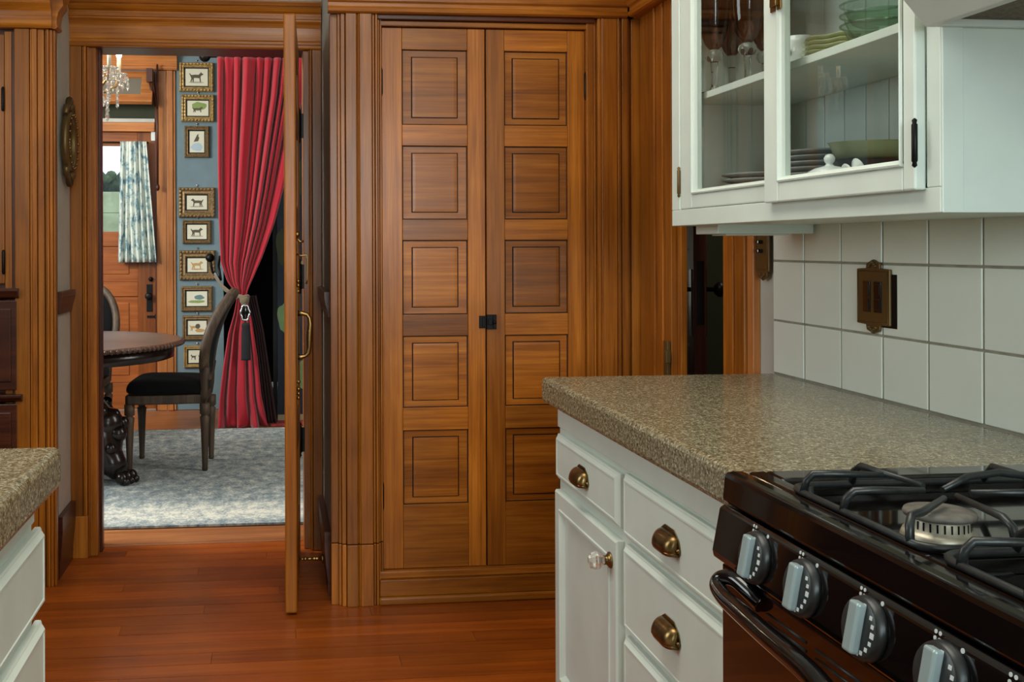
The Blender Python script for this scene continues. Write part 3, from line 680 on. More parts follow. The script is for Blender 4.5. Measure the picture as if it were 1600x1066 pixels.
def glass_door(xf, y0, y1, z0, z1, g0, g1, gz0, gz1, hy, inner):
    d = obj('door', B((xf, xf+.019, y0, g0-.012, z0, z1), (xf, xf+.019, g1+.012, y1, z0, z1), (xf+.0002, xf+.0188, g0-.012, g1+.012, z0, gz0-.012), (xf+.0002, xf+.0188, g0-.012, g1+.012, gz1+.012, z1)), WHITE, uc, bevel=.003)
    bm = bmesh.new(); prev = None
    for ins, pr in ((0, 0), (.001, -.003), (.004, -.004), (.006, .001), (.011, .003), (.012, .010), (.012, .02)):
        x = xf+pr; r = [bm.verts.new(p) for p in ((x, g0-.012+ins, gz0-.012+ins), (x, g1+.012-ins, gz0-.012+ins), (x, g1+.012-ins, gz1+.012-ins), (x, g0-.012+ins, gz1+.012-ins))]
        if prev:
            for k in range(4): bm.faces.new((prev[k], prev[(k+1) % 4], r[(k+1) % 4], r[k]))
        prev = r
    obj('glazing_bead', bm, WHITE, d)
    bm = bmesh.new(); flatpoly(bm, [(xf+.009, g0-.004, gz0-.004), (xf+.009, g1+.004, gz0-.004), (xf+.009, g1+.004, gz1+.004), (xf+.009, g0-.004, gz1+.004)])
    obj('glass_pane', bm, PANE, d, recalc=False)
    for hz in (1.41, 2.1):
        bm = bmesh.new(); lathe(bm, [(.001, -.038), (.004, -.035), (.003, -.030), (.0045, -.028), (.0045, .028), (.003, .030), (.004, .035), (.001, .038)], (xf-.003, hy, hz), 8)
        obj('hinge', bm, DBRASS if inner else BLACKM, d)
    return d
g1 = glass_door(X0+.002, 1.9285, 2.3815, 1.3425, 2.178, 1.953, 2.303, 1.388, 2.13, 2.385, True)
g2 = glass_door(X0-.017, 1.448, 1.924, 1.338, 2.178, 1.490, 1.856, 1.388, 2.13, 1.4445, False)
bm = bmesh.new(); yl = at(1212, 10, X=.98).y; box(bm, X0-.0205, X0-.017, yl-.020, yl+.022, 1.712, 1.775); box(bm, X0-.027, X0-.0205, yl-.012, yl+.012, 1.72, 1.77)
lathe(bm, [(.012, 0), (.008, .006), (.005, .014), (.010, .018), (.012, .024), (.008, .030)], (X0-.027, yl+.004, 1.748), 12, '-x')
obj('catch', bm, BRASS, g2, bevel=.001)
ul = obj('under_cabinet_light', B((X0+.06, XW-.02, 2.30, 2.425, 1.281, 1.3055), (X0+.09, XW-.07, 2.32, 2.40, 1.277, 1.281)), WHITE, None, 'slim white light fixture under the far end of the glass cabinet', 'light', bevel=.006, seg=3)

# hood
hd_ = thing('range_hood', 'white range hood with brown mesh underside at top right above the stove', 'hood', (1.15, 1.03, 1.60))
bm = bmesh.new(); prism(bm, [(.966, 1.590), (.975, 1.580), (.992, 1.580), (.992, 1.597), (XW-.006, 1.597), (XW-.006, 1.78), (.85, 1.78), (.85, 1.72)], 'y', .66, 1.411)
obj('body', bm, WHITE, hd_, bevel=.002)
obj('lip', B(.992, XW-.006, 1.398, 1.411, 1.580, 1.597), WHITE, hd_, bevel=.002)
obj('lip', B(.992, XW-.006, .66, .673, 1.580, 1.597), WHITE, hd_, bevel=.002)
obj('filter', B(1.004, XW-.01, .675, 1.396, 1.590, 1.5965), MESHM, hd_)

# ================================================================ CROCKERY
def turned(name, prof, c, mat, label, cat, n=28, group=None, sy=1, thick=0):
    bm = bmesh.new(); lathe(bm, prof, (0, 0, 0), n, sy=sy); bm.transform(Matrix.Translation(c))
    return obj(name, bm, mat, None, label, cat, group=group)
def goblet(x, y, label):
    t = thing('goblet', label, 'goblet', (x, y, 1.6225), group='smoky goblets on the upper shelf')
    s = 1.0
    bm = bmesh.new(); lathe(bm, [(.034, 0), (.034, .003), (.012, .008), (.0075, .02), (.007, .045), (.0095, .075), (.0098, .078)], (x, y, 1.6225), 8, smooth=False); obj('stem', bm, CLEAR, t)
    bm = bmesh.new(); lathe(bm, [(.006, .076), (.016, .080), (.0215, .090), (.0205, .1), (.011, .107)], (x, y, 1.6225), 16); obj('ball_knop', bm, CLEAR, t)
    bm = bmesh.new(); pr = [(.010, .107), (.020, .118), (.030, .140), (.036, .17), (.039, .21), (.041, .245), (.043, .26)]
    rings = [[(x+r*math.cos(2*PI*i/28), y+r*math.sin(2*PI*i/28), 1.6225+h) for i in range(29)] for r, h in pr]
    sheet(bm, rings); bmesh.ops.remove_doubles(bm, verts=bm.verts, dist=1e-5)
    obj('bowl', bm, SMOKE, t)
for (px_, X_, lab) in ((1116, 1.072, 'smoky long-stemmed goblet nearest the wooden cupboard on the upper shelf'),
                       (1143, 1.150, 'smoky goblet in the middle of the three knopped stems on the upper shelf'),
                       (1168, 1.112, 'smoky goblet beside the centre stile with its knop the highest in view'),
                       (1196, 1.205, 'smoky goblet half hidden by the centre stile of the glass cabinet')):
    goblet(X_, at(px_, 98, X=X_).y, lab)
def plates(n, c, z, r, grp, mat, lab, dz=.0085):
    for i in range(n):
        bm = bmesh.new(); lathe(bm, [(r*.55, 0), (r*.6, .002), (r*.98, .011), (r, .013), (r*.97, .0145), (r*.62, .0045), (r*.01, .004)], (c[0], c[1], z+i*dz), 36)
        where = 'bottom' if i == 0 else 'topmost' if i == n-1 else ['second', 'third', 'fourth', 'fifth', 'sixth', 'seventh'][i-1]
        obj('plate', bm, mat, None, lab % (where + (' from the bottom' if 0 < i < n-1 else '')), 'plate', group=grp)
plates(4, (1.17, 2.31), 1.372, .088, 'plates stacked behind the left glass door', GREYC, 'grey white plate, %s of the low stack behind the left glass door', .013)
plates(7, (1.205, 2.115), 1.372, .088, 'plates stacked behind the right glass door', GREYC, 'grey rimmed plate, %s of the tall stack behind the right glass door', .0125)
dx_, dy_ = 1.062, at(1296, 262, X=1.062).y
ld = thing('lidded_dish', 'small white porcelain dish with knobbed lid in front of the tall plate stack', 'dish', (dx_, dy_, 1.372))
bm = bmesh.new(); lathe(bm, [(.022, 0), (.034, .006), (.036, .016), (.038, .019)], (dx_, dy_, 1.372), 24); obj('body', bm, CERAM, ld)
bm = bmesh.new(); lathe(bm, [(.039, .019), (.039, .022), (.026, .029), (.009, .033), (.006, .037), (.0095, .042), (.0105, .048), (.007, .054), (.002, .056)], (dx_, dy_, 1.372), 24); obj('lid', bm, CERAM, ld)
bx_, by_ = 1.195, at(1359, 240, X=1.195).y
bm = bmesh.new(); lathe(bm, [(.058, 0), (.068, .02), (.073, .048), (.075, .050), (.071, .050), (.062, .022), (.02, .008)], (bx_, by_, 1.372), 36)
obj('baking_dish', bm, CHARC, None, 'dark brown bowl carrying the pale green bowl in the glass cabinet', 'bowl')
bm = bmesh.new(); lathe(bm, [(.058, 0), (.063, .003), (.076, .034), (.079, .036), (.075, .036), (.060, .006), (.02, .005)], (0, 0, 0), 36); bm.transform(Matrix.Translation((bx_, by_, 1.4235)) @ Matrix.Rotation(.03, 4, 'X'))
obj('serving_bowl', bm, CELADON, None, 'pale green shallow bowl stacked on the dark bowl in the glass cabinet', 'bowl')
cy_ = at(1326, 268, X=1.075).y
bm = bmesh.new(); lathe(bm, [(.016, 0), (.018, .003), (.005, .009), (.004, .014), (.018, .024), (.020, .026)], (0, 0, 0), 18); bm.transform(Matrix.Translation((1.08, cy_, 1.392)) @ Matrix.Rotation(1.2, 4, 'Y') @ Matrix.Translation((0, 0, -.01)))
obj('ceramic_cup', bm, CERAM, None, 'tiny white footed cup lying in front of the dark bowl', 'cup')
bm = bmesh.new(); lathe(bm, [(.02, 0), (.036, .010), (.038, .0135), (.035, .0135), (.01, .006)], (1.065, at(1402, 255, X=1.065).y, 1.376), 24)
obj('saucer', bm, CERAM, None, 'white saucer in front of the dark bowl near the cabinet hinge', 'saucer')
bm = bmesh.new(); lathe(bm, [(.022, 0), (.030, .01), (.034, .05), (.026, .085), (.014, .10), (.015, .13), (.021, .15), (.019, .151)], (1.20, 1.535, 1.372), 20)
m_, n_, p_ = base_mat('blue_white_glaze', None, .2); t_ = nd(n_, 'ShaderNodeTexNoise', Scale=1.0, Detail=2.0); n_.links.new(pos_scaled(n_, (60,)*3), t_.inputs[0]); n_.links.new(ramp(n_, t_.outputs[0], [(.45, (60, 72, 96)), (.52, (196, 202, 204))]), p_.inputs['Base Color'])
obj('vase', bm, m_, None, 'blue and white patterned vase against the hinge side of the glass cabinet', 'vase')
# upper shelf right: teapot, leaf plates, green glass bowls
def leaf_plate(i, c):
    bm = bmesh.new(); n = 40; R = .050; rings = []
    for k, (f, h) in enumerate(((.1, .001), (.55, .001), (.85, .008), (1.0, .014), (.98, .0165), (.8, .011), (.5, .0045), (.1, .004))):
        rings.append([(c[0]+R*f*math.cos(2*PI*j/n)*(1+.05*f*math.cos(8*2*PI*j/n)), c[1]+R*f*1.25*math.sin(2*PI*j/n)*(1+.05*f*math.cos(8*2*PI*j/n)), c[2]+h*.8+.0022*f*f*math.sin(6*2*PI*j/n)) for j in range(n)])
    vs = [[bm.verts.new(p) for p in r] for r in rings]
    for a, b in zip(vs, vs[1:]):
        for j in range(n): f = bm.faces.new((a[j], a[(j+1) % n], b[(j+1) % n], b[j])); f.smooth = True
    bm.faces.new(vs[0]); bm.faces.new(vs[-1])
    names = ['bottom', 'second from the bottom', 'third from the bottom', 'fourth from the bottom', 'topmost']
    obj('leaf_plate', bm, CELADON, None, 'pale green wavy-edged leaf plate, %s of its stack on the upper shelf' % names[i], 'plate', group='wavy green plates on the upper shelf')
lpy = at(1298, 60, X=1.13).y
for i in range(5): leaf_plate(i, (1.13, lpy, 1.6225+i*.0095))
ty_ = at(1246, 60, X=1.13).y
tp = thing('creamer', 'white blue-edged china creamer beside the stacked leaf plates', 'jug', (1.13, ty_, 1.6225))
bm = bmesh.new(); lathe(bm, [(.02, 0), (.024, .006), (.033, .028), (.031, .05), (.024, .066), (.029, .080), (.026, .080), (.021, .065)], (1.13, ty_, 1.6225), 20); obj('body', bm, CERAM, tp)
bm = bmesh.new(); tube(bm, [(1.105, ty_-.01, 1.660), (1.092, ty_-.02, 1.672), (1.085, ty_-.024, 1.690)], [.009, .008, .006], 10); obj('spout', bm, CERAM, tp)
bm = bmesh.new(); tube(bm, [(1.13, ty_+.026, 1.69), (1.13, ty_+.05, 1.685), (1.13, ty_+.052, 1.66), (1.13, ty_+.03, 1.648)], .004, 8); obj('handle', bm, CERAM, tp)
cp = obj('egg_cup', lathe(bmesh.new(), [(.018, 0), (.010, .006), (.008, .012), (.024, .03), (.026, .036), (.01, .044)], (1.235, lpy-.05, 1.6225), 18), CERAM, None, 'white egg cup standing behind the leaf plates', 'cup')
for i in range(3):
    bm = bmesh.new(); pr = [(.028, .0), (.040, .006), (.050, .024), (.056, .040), (.060, .042)]
    cy, cz = at(1368, 25, X=1.135).y, 1.6265+i*.020
    sheet(bm, [[(1.135+r*math.cos(2*PI*j/32), cy+r*math.sin(2*PI*j/32), cz+h) for j in range(33)] for r, h in pr]); bmesh.ops.remove_doubles(bm, verts=bm.verts, dist=1e-5)
    bmesh.ops.contextual_create(bm, geom=[e for e in bm.edges if e.is_boundary and all(abs(v.co.z-cz) < 1e-4 for v in e.verts)])
    tube(bm, [(1.135+.061*math.cos(2*PI*j/32), cy+.061*math.sin(2*PI*j/32), cz+.043) for j in range(32)], .0022, 6, True)
    obj('glass_bowl', bm, GRGLASS, None, 'pale green glass bowl, %s of the nested stack under the hood corner' % ['lowest', 'middle', 'uppermost'][i], 'bowl', group='nested green glass bowls')

# outlet and switch plates
def cover_plate(name, y0, y1, z0, z1, label, cat):
    t = thing(name, label, cat, (XW-.01, (y0+y1)/2, z0)); yc = (y0+y1)/2; h = z1-z0; x = XW-.0105
    q = [(y0, z0+h*.13), (y0, z1-h*.13), (yc-.026, z1-h*.12), (yc-.024, z1-h*.05), (yc-.012, z1-h*.03), (yc, z1), (yc+.012, z1-h*.03), (yc+.024, z1-h*.05), (yc+.026, z1-h*.12), (y1, z1-h*.13),
         (y1, z0+h*.13), (yc+.026, z0+h*.12), (yc+.024, z0+h*.05), (yc+.012, z0+h*.03), (yc, z0), (yc-.012, z0+h*.03), (yc-.024, z0+h*.05), (yc-.026, z0+h*.12)]
    bm = bmesh.new(); prism(bm, q, 'x', x, x-.006); obj('plate', bm, DBRASS, t, bevel=.002)
    bm = bmesh.new()
    for s in (-1, 1):
        for k in range(5): ball(bm, (x-.007, yc+(k-2)*.006, yc*0+((z1 if s > 0 else z0)-s*h*.09)+s*.004*(2-abs(k-2))), .004, u=8, v=5)
    tube(bm, [(x-.0065, y0+.005, z0+h*.16), (x-.0065, y1-.005, z0+h*.16), (x-.0065, y1-.005, z1-h*.16), (x-.0065, y0+.005, z1-h*.16)], .0012, 5, True)
    obj('ornament', bm, DBRASS, t)
    return t, x, yc
op, x, yc = cover_plate('outlet_plate', 2.008, 2.128, 1.058, 1.222, 'ornate dark brass double outlet plate on the white tiles', 'outlet')
obj('wall_box', B(XW-.0115, XW-.009, 1.992, 2.1, 1.075, 1.19), BLACKM, op)
for s in (-1, 1):
    obj('receptacle', B((x-.009, x-.005, yc+s*.020-.0125, yc+s*.020+.0125, 1.106, 1.174), (x-.0105, x-.008, yc+s*.020-.010, yc+s*.020+.010, 1.112, 1.136), (x-.0105, x-.008, yc+s*.020-.010, yc+s*.020+.010, 1.144, 1.168)), BLKEN, op, bevel=.001)
sp, x, yc = cover_plate('switch_plate', 2.530, 2.598, 1.158, 1.345, 'narrow dark brass switch plate on the white strip beside the tiles', 'switch')
for z in (1.262, 1.238): obj('toggle', B(x-.022, x-.006, yc-.006, yc+.006, z-.005, z+.005), BLKEN, sp, bevel=.002)

# ================================================================ STOVE
st = thing('gas_stove', 'black enamel gas stove with grey knobs at lower right', 'stove', (.98, 1.02, 0))
SY0, SY1 = .64, 1.400
bm = bmesh.new()
prism(bm, [(.668, .9245), (.657, .9235), (.6535, .917), (.6505, .885), (.654, .880), (.69, .880), (.69, .919), (.68, .9245)], 'y', SY0, SY1)
o = obj('front_rail', bm, BLKEN, st, bevel=.002)
bm = bmesh.new(); prism(bm, [(.652, .877), (.6455, .873), (.634, .812), (.636, .802), (.645, .798), (.70, .798), (.70, .877)], 'y', SY0, SY1)
obj('control_panel', bm, BLKEN, st, bevel=.003)
obj('cooktop', B((.69, .716, SY0, SY1, .895, .9235), (1.27, 1.30, SY0, SY1, .895, .9235), (.716, 1.27, SY1-.05, SY1, .895, .9235), (.716, 1.27, SY0, SY0+.05, .895, .9235), (.716, 1.27, 1.005, 1.025, .895, .9185), (.70, 1.29, SY0+.01, SY1-.01, .885, .898)), BLKEN, st, bevel=.004)
obj('body', B((.70, 1.30, SY0, SY1, .08, .884), (.74, 1.30, SY0+.02, SY1-.02, 0, .08)), BLACKM, st)
od_ = obj('oven_door', B(.648, .70, SY0+.004, SY1-.002, .17, .793), BLKDOOR, st, bevel=.004)
obj('storage_drawer', B(.65, .70, SY0+.004, SY1-.002, .05, .165), BLKEN, st, bevel=.004)
half = [at(1192, 945, X=.648), at(1172, 926, X=.640), at(1148, 906, X=.632), at(1128, 903, X=.624), at(1121, 916, X=.616), at(1134, 936, X=.611), at(1160, 960, X=.608), at(1200, 996, X=.604), at(1262, 1050, X=.600)]
mid_y = 1.02; pts = [tuple(p) for p in half]+[(half[-1].x-.003, mid_y, half[-1].z-.006)]+[(p.x, 2*mid_y-p.y, p.z) for p in half[::-1]]
rr_ = [.013, .0115, .0105, .0105, .011, .012, .013, .0135, .014]
rad_ = rr_+[.0145]+rr_[::-1]
def smooth_path(pts, rad, k=5):
    P_ = [Vector(p) for p in pts]; o, r = [], []
    for i in range(len(P_)-1):
        a, b, c, d = P_[max(i-1, 0)], P_[i], P_[i+1], P_[min(i+2, len(P_)-1)]
        for j in range(k):
            t = j/k; o.append(.5*((2*b)+(c-a)*t+(2*a-5*b+4*c-d)*t*t+(3*b-a-3*c+d)*t**3)); r.append(rad[i]*(1-t)+rad[i+1]*t)
    return o+[P_[-1]], r+[rad[-1]]
pp_, rd_ = smooth_path(pts, rad_); bm = bmesh.new(); tube(bm, pp_, rd_, 18)
obj('door_handle', bm, BLKEN, od_)
for k in range(6):
    ya = 1.262-k*.118
    for z in (.767, .756):
        bm = bmesh.new(); tube(bm, [(.6478, ya, z), (.6478, ya-.095, z)], .0022, 6); obj('vent_slot', bm, KNOBD, od_)
# knobs
def knob_at(yc, k):
    # control panel plane, tilted
    zc_ = .8385; sl = (.6455-.634)/(.873-.812); xp = .634+(zc_-.812)*sl; tilt = math.atan(sl)
    e = thing('tmp', None, None, (xp, yc, zc_)); 
    M = Matrix.Translation((xp, yc, zc_)) @ Matrix.Rotation(tilt, 4, 'Y')
    def add(fn, name, mat, parent=st, **kw):
        bm = bmesh.new(); fn(bm); bm.transform(M); return obj(name, bm, mat, parent, **kw)
    kb = add(lambda b: lathe(b, [(.035, 0), (.035, .003), (.0325, .010), (.030, .0115), (.015, .012)], (0, 0, 0), 32, '-x'), 'knob', KNOBD)
    add(lambda b: prism(b, [(-.0095, -.0275), (.0085, -.0275), (.0085, .0275), (-.0095, .0275)], 'x', -.0215, -.010), 'knob_grip', KNOBG, kb, bevel=.003, seg=3)
    def marks(b):
        for j, a in enumerate((75, 40, 20, 0, -20, -40, -60, -75)):
            a = math.radians(a); r = .0265; w = .0021 if j not in (3,) else .003
            c = (-.0118, -r*math.cos(a), r*math.sin(a))
            box(b, c[0]-.0008, c[0], c[1]-w, c[1]+w, c[2]-w, c[2]+w)
        box(b, -.0126, -.0118, .014, .017, .015, .022)
    add(marks, 'knob_marks', PRINTW, kb, kind='stuff')
    def icon(b):
        for j, (dy, dz) in enumerate(((-.004, .004), (.004, .004), (-.004, -.004), (.004, -.004))):
            lathe(b, [(.0022, 0), (.0022, .0004)], (-.0002, dy*.8+.018, dz*.8+.034), 8, '-x')
        lathe(b, [(.0026, 0), (.0026, .0006)], (-.0002, -.018, .0335), 10, '-x')
    add(icon, 'burner_symbol', PRINTW, st, kind='stuff')
    bpy.data.objects.remove(e)
for k, (px_, py_) in enumerate(((1182, 865), (1256, 910), (1354, 968), (1474, 1038))):
    knob_at(at(px_, py_, X=.638).y, k)
knob_at(.80, 4)
# burners
def burner(x, y, s=1, cap=.044):
    z = .898
    bm = bmesh.new(); lathe(bm, [(.058*s, 0), (.058*s, .004), (.05*s, .010), (.047*s, .022), (.045*s, .026), (.038*s, .027), (.037*s, .040), (.034*s, .042)], (x, y, z), 32)
    b = obj('burner_head', bm, ALU, st)
    bm = bmesh.new()
    for i in range(28):
        a = 2*PI*i/28; r = .0372*s
        t = bmesh.new(); box(t, r-.001, r+.0008, -.0009, .0009, .030, .0395); t.transform(Matrix.Translation((x, y, z)) @ Matrix.Rotation(a, 4, 'Z'))
        me = bpy.data.meshes.new('t'); t.to_mesh(me); t.free(); bm.from_mesh(me); bpy.data.meshes.remove(me)
    obj('flame_ports', bm, BLKEN, b, kind='stuff')
    bm = bmesh.new(); lathe(bm, [(.030*s, .0415), (cap*s, .043), (cap*s*1.02, .046), (cap*s*.98, .0495), (cap*s*.6, .051), (.001, .051)], (x, y, z), 36)
    obj('burner_cap', bm, CAP, b)
    bm = bmesh.new(); lathe(bm, [(.085, .0), (.084, .003), (.06, .0035)], (x, y, z), 36); obj('drip_bowl', bm, CASTI, st)
bcn = at(1468, 797, Z=.9475)
burner(bcn.x, bcn.y, .86); burner(1.12, bcn.y+.03, .95); burner(bcn.x, bcn.y-.32); burner(1.12, bcn.y-.29, .9)
def grate(dy, label):
    g = obj('tmpg', B(.7, .71, 1, 1.01, .9, .91), CASTI, None) if False else None
    y0, y1, x0, x1 = 1.002+dy, 1.290+dy, .692, 1.255; zr = .9285
    bm = bmesh.new()
    rc = .03
    loop = []
    for cx, cy, a0 in ((x0+rc, y0+rc, 180), (x1-rc, y0+rc, 270), (x1-rc, y1-rc, 0), (x0+rc, y1-rc, 90)):
        for k in range(5):
            a = math.radians(a0+k*22.5); loop.append((cx+rc*math.cos(a), cy+rc*math.sin(a), zr))
    tube(bm, loop, .0048, 8, True)
    for fx in (x0+.03, x1-.03):
        for fy in (y0, y1): lathe(bm, [(.006, -.03), (.006, 0)], (fx, fy, zr), 8)
    tube(bm, [(.972, y0, zr), (.972, y0+.02, .952), (.972, y1-.02, .952), (.972, y1, zr)], .0048, 8)
    fr = obj('grate', bm, CASTI, st, label=label)
    zf = .955
    def F(pts, n=8):
        b = bmesh.new(); tube(b, [(p[0], p[1]+dy, p[2]) for p in pts], [.0048]*(len(pts)-1)+[.0036], n); obj('grate_finger', b, CASTI, fr)
    F([(.692, 1.030, zr), (.697, 1.038, .945), (.703, 1.044, zf-.001), (.722, 1.052, zf), (.776, 1.092, zf+.004)])
    F([(.692, 1.160, zr), (.696, 1.158, .945), (.704, 1.155, zf-.001), (.725, 1.152, zf), (.785, 1.140, zf+.001)])
    F([(.692, 1.252, zr), (.696, 1.250, .945), (.704, 1.248, zf-.001), (.725, 1.240, zf), (.790, 1.222, zf+.001)])
    F([(.782, 1.290, zr), (.782, 1.283, .948), (.782, 1.268, zf+.003), (.797, 1.160, zf+.002)])
    F([(.795, 1.002, zr), (.795, 1.008, .948), (.795, 1.022, zf), (.803, 1.108, zf+.002)])
    F([(.972, 1.19, .952), (.955, 1.185, zf+.004), (.92, 1.19, zf+.008), (.87, 1.18, zf+.006), (.822, 1.160, zf-.004)])
    F([(.972, 1.10, .952), (.94, 1.11, zf), (.90, 1.120, zf), (.835, 1.128, zf)])
    F([(.972, 1.11, .952), (1.0, 1.12, zf), (1.06, 1.13, zf)])
    F([(1.255, 1.16, zr), (1.245, 1.16, .948), (1.22, 1.16, zf), (1.16, 1.15, zf)])
    F([(1.12, 1.290, zr), (1.12, 1.28, .948), (1.12, 1.26, zf), (1.12, 1.18, zf)])
    F([(1.12, 1.002, zr), (1.12, 1.012, .948), (1.12, 1.03, zf), (1.12, 1.11, zf)])
grate(0, 'far cast iron grate'); grate(-.302, 'near cast iron grate')
obj('back_guard', B(1.262, 1.305, SY0, SY1-.02, .9235, .945), BLKEN, st, bevel=.004)

# ================================================================ DINING ROOM
YW = 7.8
struct('wall_dining_back', B((-3.3, -1.90, YW, YW+.12, 0, 3.1), (-.80, -.38, YW, YW+.12, 0, 3.1), (-1.90, -.80, YW, YW+.12, 2.60, 3.1)), BLUEW, 'slate blue dining room wall carrying the column of small pictures', 'wall')
struct('wall_dining_left', B(-3.3, -3.2, 4.3, YW+.1, 0, 3.1), BLUEW, 'slate blue left wall of the dining room', 'wall')
struct('wall_dining_right', B(2.3, 2.4, 4.3, 9.4, 0, 3.1), NAVY, 'dark right wall of the dining room', 'wall')
struct('wall_dining_front', B((-3.3, -.85, 4.30, 4.34, 0, 3.1), (.21, 2.4, 4.30, 4.34, 0, 3.1)), BLUEW, 'dining side of the wall around the doorway', 'wall')
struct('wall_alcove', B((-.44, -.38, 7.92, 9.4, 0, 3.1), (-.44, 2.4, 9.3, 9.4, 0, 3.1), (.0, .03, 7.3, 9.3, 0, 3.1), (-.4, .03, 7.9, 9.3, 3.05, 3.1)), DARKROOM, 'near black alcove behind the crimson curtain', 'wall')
nv = struct('wall_dining_paper', B(.032, 2.3, 7.22, 7.30, .0, 3.1), NAVY, 'navy papered wall with sage leaves seen past the open door edge', 'wall')
for (cx_, cz_, rx, rz_) in ((.078, .74, .045, .105), (.20, .33, .05, .10), (.06, 1.25, .035, .13), (.24, 1.05, .06, .12), (.22, 1.75, .06, .14)):
    bm = bmesh.new(); prism(bm, [(cx_+rx*math.cos(t)*(1+.18*math.sin(3*t)), cz_+rz_*math.sin(t)*(1+.10*math.cos(5*t))) for t in [2*PI*i/20 for i in range(20)]], 'y', 7.2185, 7.22)
    obj('leaf_motif', bm, LEAFG if cz_ < 1.2 else GREENW, nv)
struct('baseboard_dining', B(.032, 2.3, 7.20, 7.22, 0, .045), paint('beige_baseboard', (150, 136, 108), .6), 'low beige baseboard under the navy wallpaper', 'baseboard')

# rug
bm = bmesh.new(); prism(bm, [(-3.0, 4.56), (1.9, 4.51), (1.9, 6.89), (-3.0, 6.93)], 'z', .0, .010)
ru = obj('rug', bm, RUG, None, 'faded blue grey patterned rug on the dining room floor', 'rug')
bm = bmesh.new(); prism(bm, [(-.02, 7.00), (.9, 7.00), (.9, 7.17), (-.02, 7.17)], 'z', .0, .012); obj('hearth_mat', bm, paint('dark_red_mat', (122, 40, 34), .9, .3, 60), None, 'small dark red patterned mat under the navy wallpaper', 'mat')

# exterior door, casing, transom
tq = thing('trim_exterior_door', 'light fir casing and cornice round the garden door and transom', 'trim', (-1.3, YW, 0), kind='structure')
for x0, x1, pr in ((-.882, -.808, .022), (-.806, -.758, .030), (-.757, -.742, .018)):
    obj('casing_strip', B(x0, x1, YW-pr, YW+.02, 0, 2.605), WLITE['z'], tq, bevel=.004)
    obj('casing_strip', B(-2.70-x1, -2.70-x0, YW-pr, YW+.02, 0, 2.605), WLITE['z'], tq, bevel=.004)
bm = bmesh.new(); prism(bm, [(YW, 2.607), (YW-.035, 2.607), (YW-.045, 2.618), (YW-.045, 2.63), (YW-.035, 2.64), (YW-.05, 2.68), (YW-.08, 2.73), (YW-.08, 2.75), (YW, 2.75)], 'x', -1.98, -.725)
obj('cornice', bm, WLITE['x'], tq)
obj('jamb', B(-.895, -.880, YW-.01, YW+.12, 0, 2.6), WDARK['z'], tq); obj('jamb', B(-1.82, -1.805, YW-.01, YW+.12, 0, 2.6), WDARK['z'], tq)
obj('transom_bar', B(-1.805, -.895, YW-.03, YW+.12, 2.135, 2.205), WLITE['x'], tq, bevel=.006)
obj('transom_sill', B(-1.805, -.895, YW-.02, YW+.12, 2.206, 2.235), WALLP, tq, bevel=.003)
obj('transom_backing', B(-1.805, -.895, YW+.10, YW+.115, 2.235, 2.6), GREENW, tq)
ts = thing('window_transom', 'wooden transom sash tilted inward above the garden door', 'window', (-1.35, YW, 2.56), kind='structure')
def tilt(bm):
    bm.transform(Matrix.Translation((0, YW+.02, 2.60)) @ Matrix.Rotation(-math.radians(32), 4, 'X')); return bm
obj('sash', tilt(B((-1.80, -.90, -.02, .02, -.07, -.01), (-1.80, -.90, -.02, .02, -.31, -.24), (-1.80, -1.71, -.02, .02, -.2399, -.0701), (-.99, -.90, -.02, .02, -.2399, -.0701))), WLITE['x'], ts, bevel=.004)
obj('glass_pane', tilt(B(-1.71, -.99, -.003, .003, -.24, -.07)), base_mat('frosted_transom_glass', (120, 112, 98), .25)[0], ts)
bm = bmesh.new(); xr = at(246, 200, Y=7.72).x
tube(bm, [(xr, 7.72, 1.72), (xr, 7.72, 2.64)], .008, 8); lathe(bm, [(.006, -.05), (.014, -.04), (.016, -.02), (.010, .0)], (xr, 7.72, 1.73), 10)
tube(bm, [(xr, 7.72, 2.30), (xr-.03, 7.71, 2.48), (xr-.05, 7.70, 2.58)], .009, 6); box(bm, xr-.075, xr-.03, 7.66, 7.74, 2.50, 2.60)
tube(bm, [(xr-.055, 7.68, 2.52), (xr-.02, 7.72, 2.32)], .008, 6)
obj('transom_rod', bm, WDARK['z'], ts)
ed = thing('door_garden', 'fir garden door with a glazed upper half and blue toile curtain', 'door', (-1.35, YW+.03, 0), kind='structure')
EY = YW+.02; gx0, gx1, gz0, gz1 = -1.66, -1.03, 1.372, 2.03
for x0, x1 in ((-1.804, gx0), (gx1, -.896)): obj('stile', B(x0, x1, EY, EY+.045, .01, 2.134), WDOOR['z'], ed, bevel=.003)
for z0, z1 in ((.01, .21), (.875, .985), (1.26, gz0), (gz1, 2.134)): obj('rail', B(gx0+.001, gx1-.001, EY+.001, EY+.044, z0, z1), WDOOR['x'], ed, bevel=.003)
for z0, z1 in ((.21, .875), (.985, 1.26)):
    obj('panel', B((gx0, gx1, EY+.018, EY+.03, z0, z1), (gx0+.07, gx1-.07, EY+.009, EY+.02, z0+.06, z1-.05)), WDOOR['x'], ed, bevel=.005)
obj('glass_pane', B(gx0, gx1, EY+.02, EY+.024, gz0, gz1), PANE, ed)
kp = at(233, 463, Y=EY-.03)
bm = B(kp.x-.022, kp.x+.022, EY-.006, EY, kp.z-.12, kp.z+.09); lathe(bm, [(.010, 0), (.010, .025), (.024, .034), (.029, .048), (.022, .062), (.008, .066)], (kp.x, EY-.005, kp.z), 16, '-y'); ball(bm, (kp.x+.01, EY-.01, kp.z+.13), .018)
obj('knob', bm, BLACKM, ed, bevel=.001)
q = at(240, 495, Y=EY-.02); obj('bolt', B((q.x-.05, q.x+.03, EY-.012, EY, q.z-.008, q.z+.008), (q.x+.01, q.x+.03, EY-.02, EY, q.z-.02, q.z+.02)), BLACKM, ed)
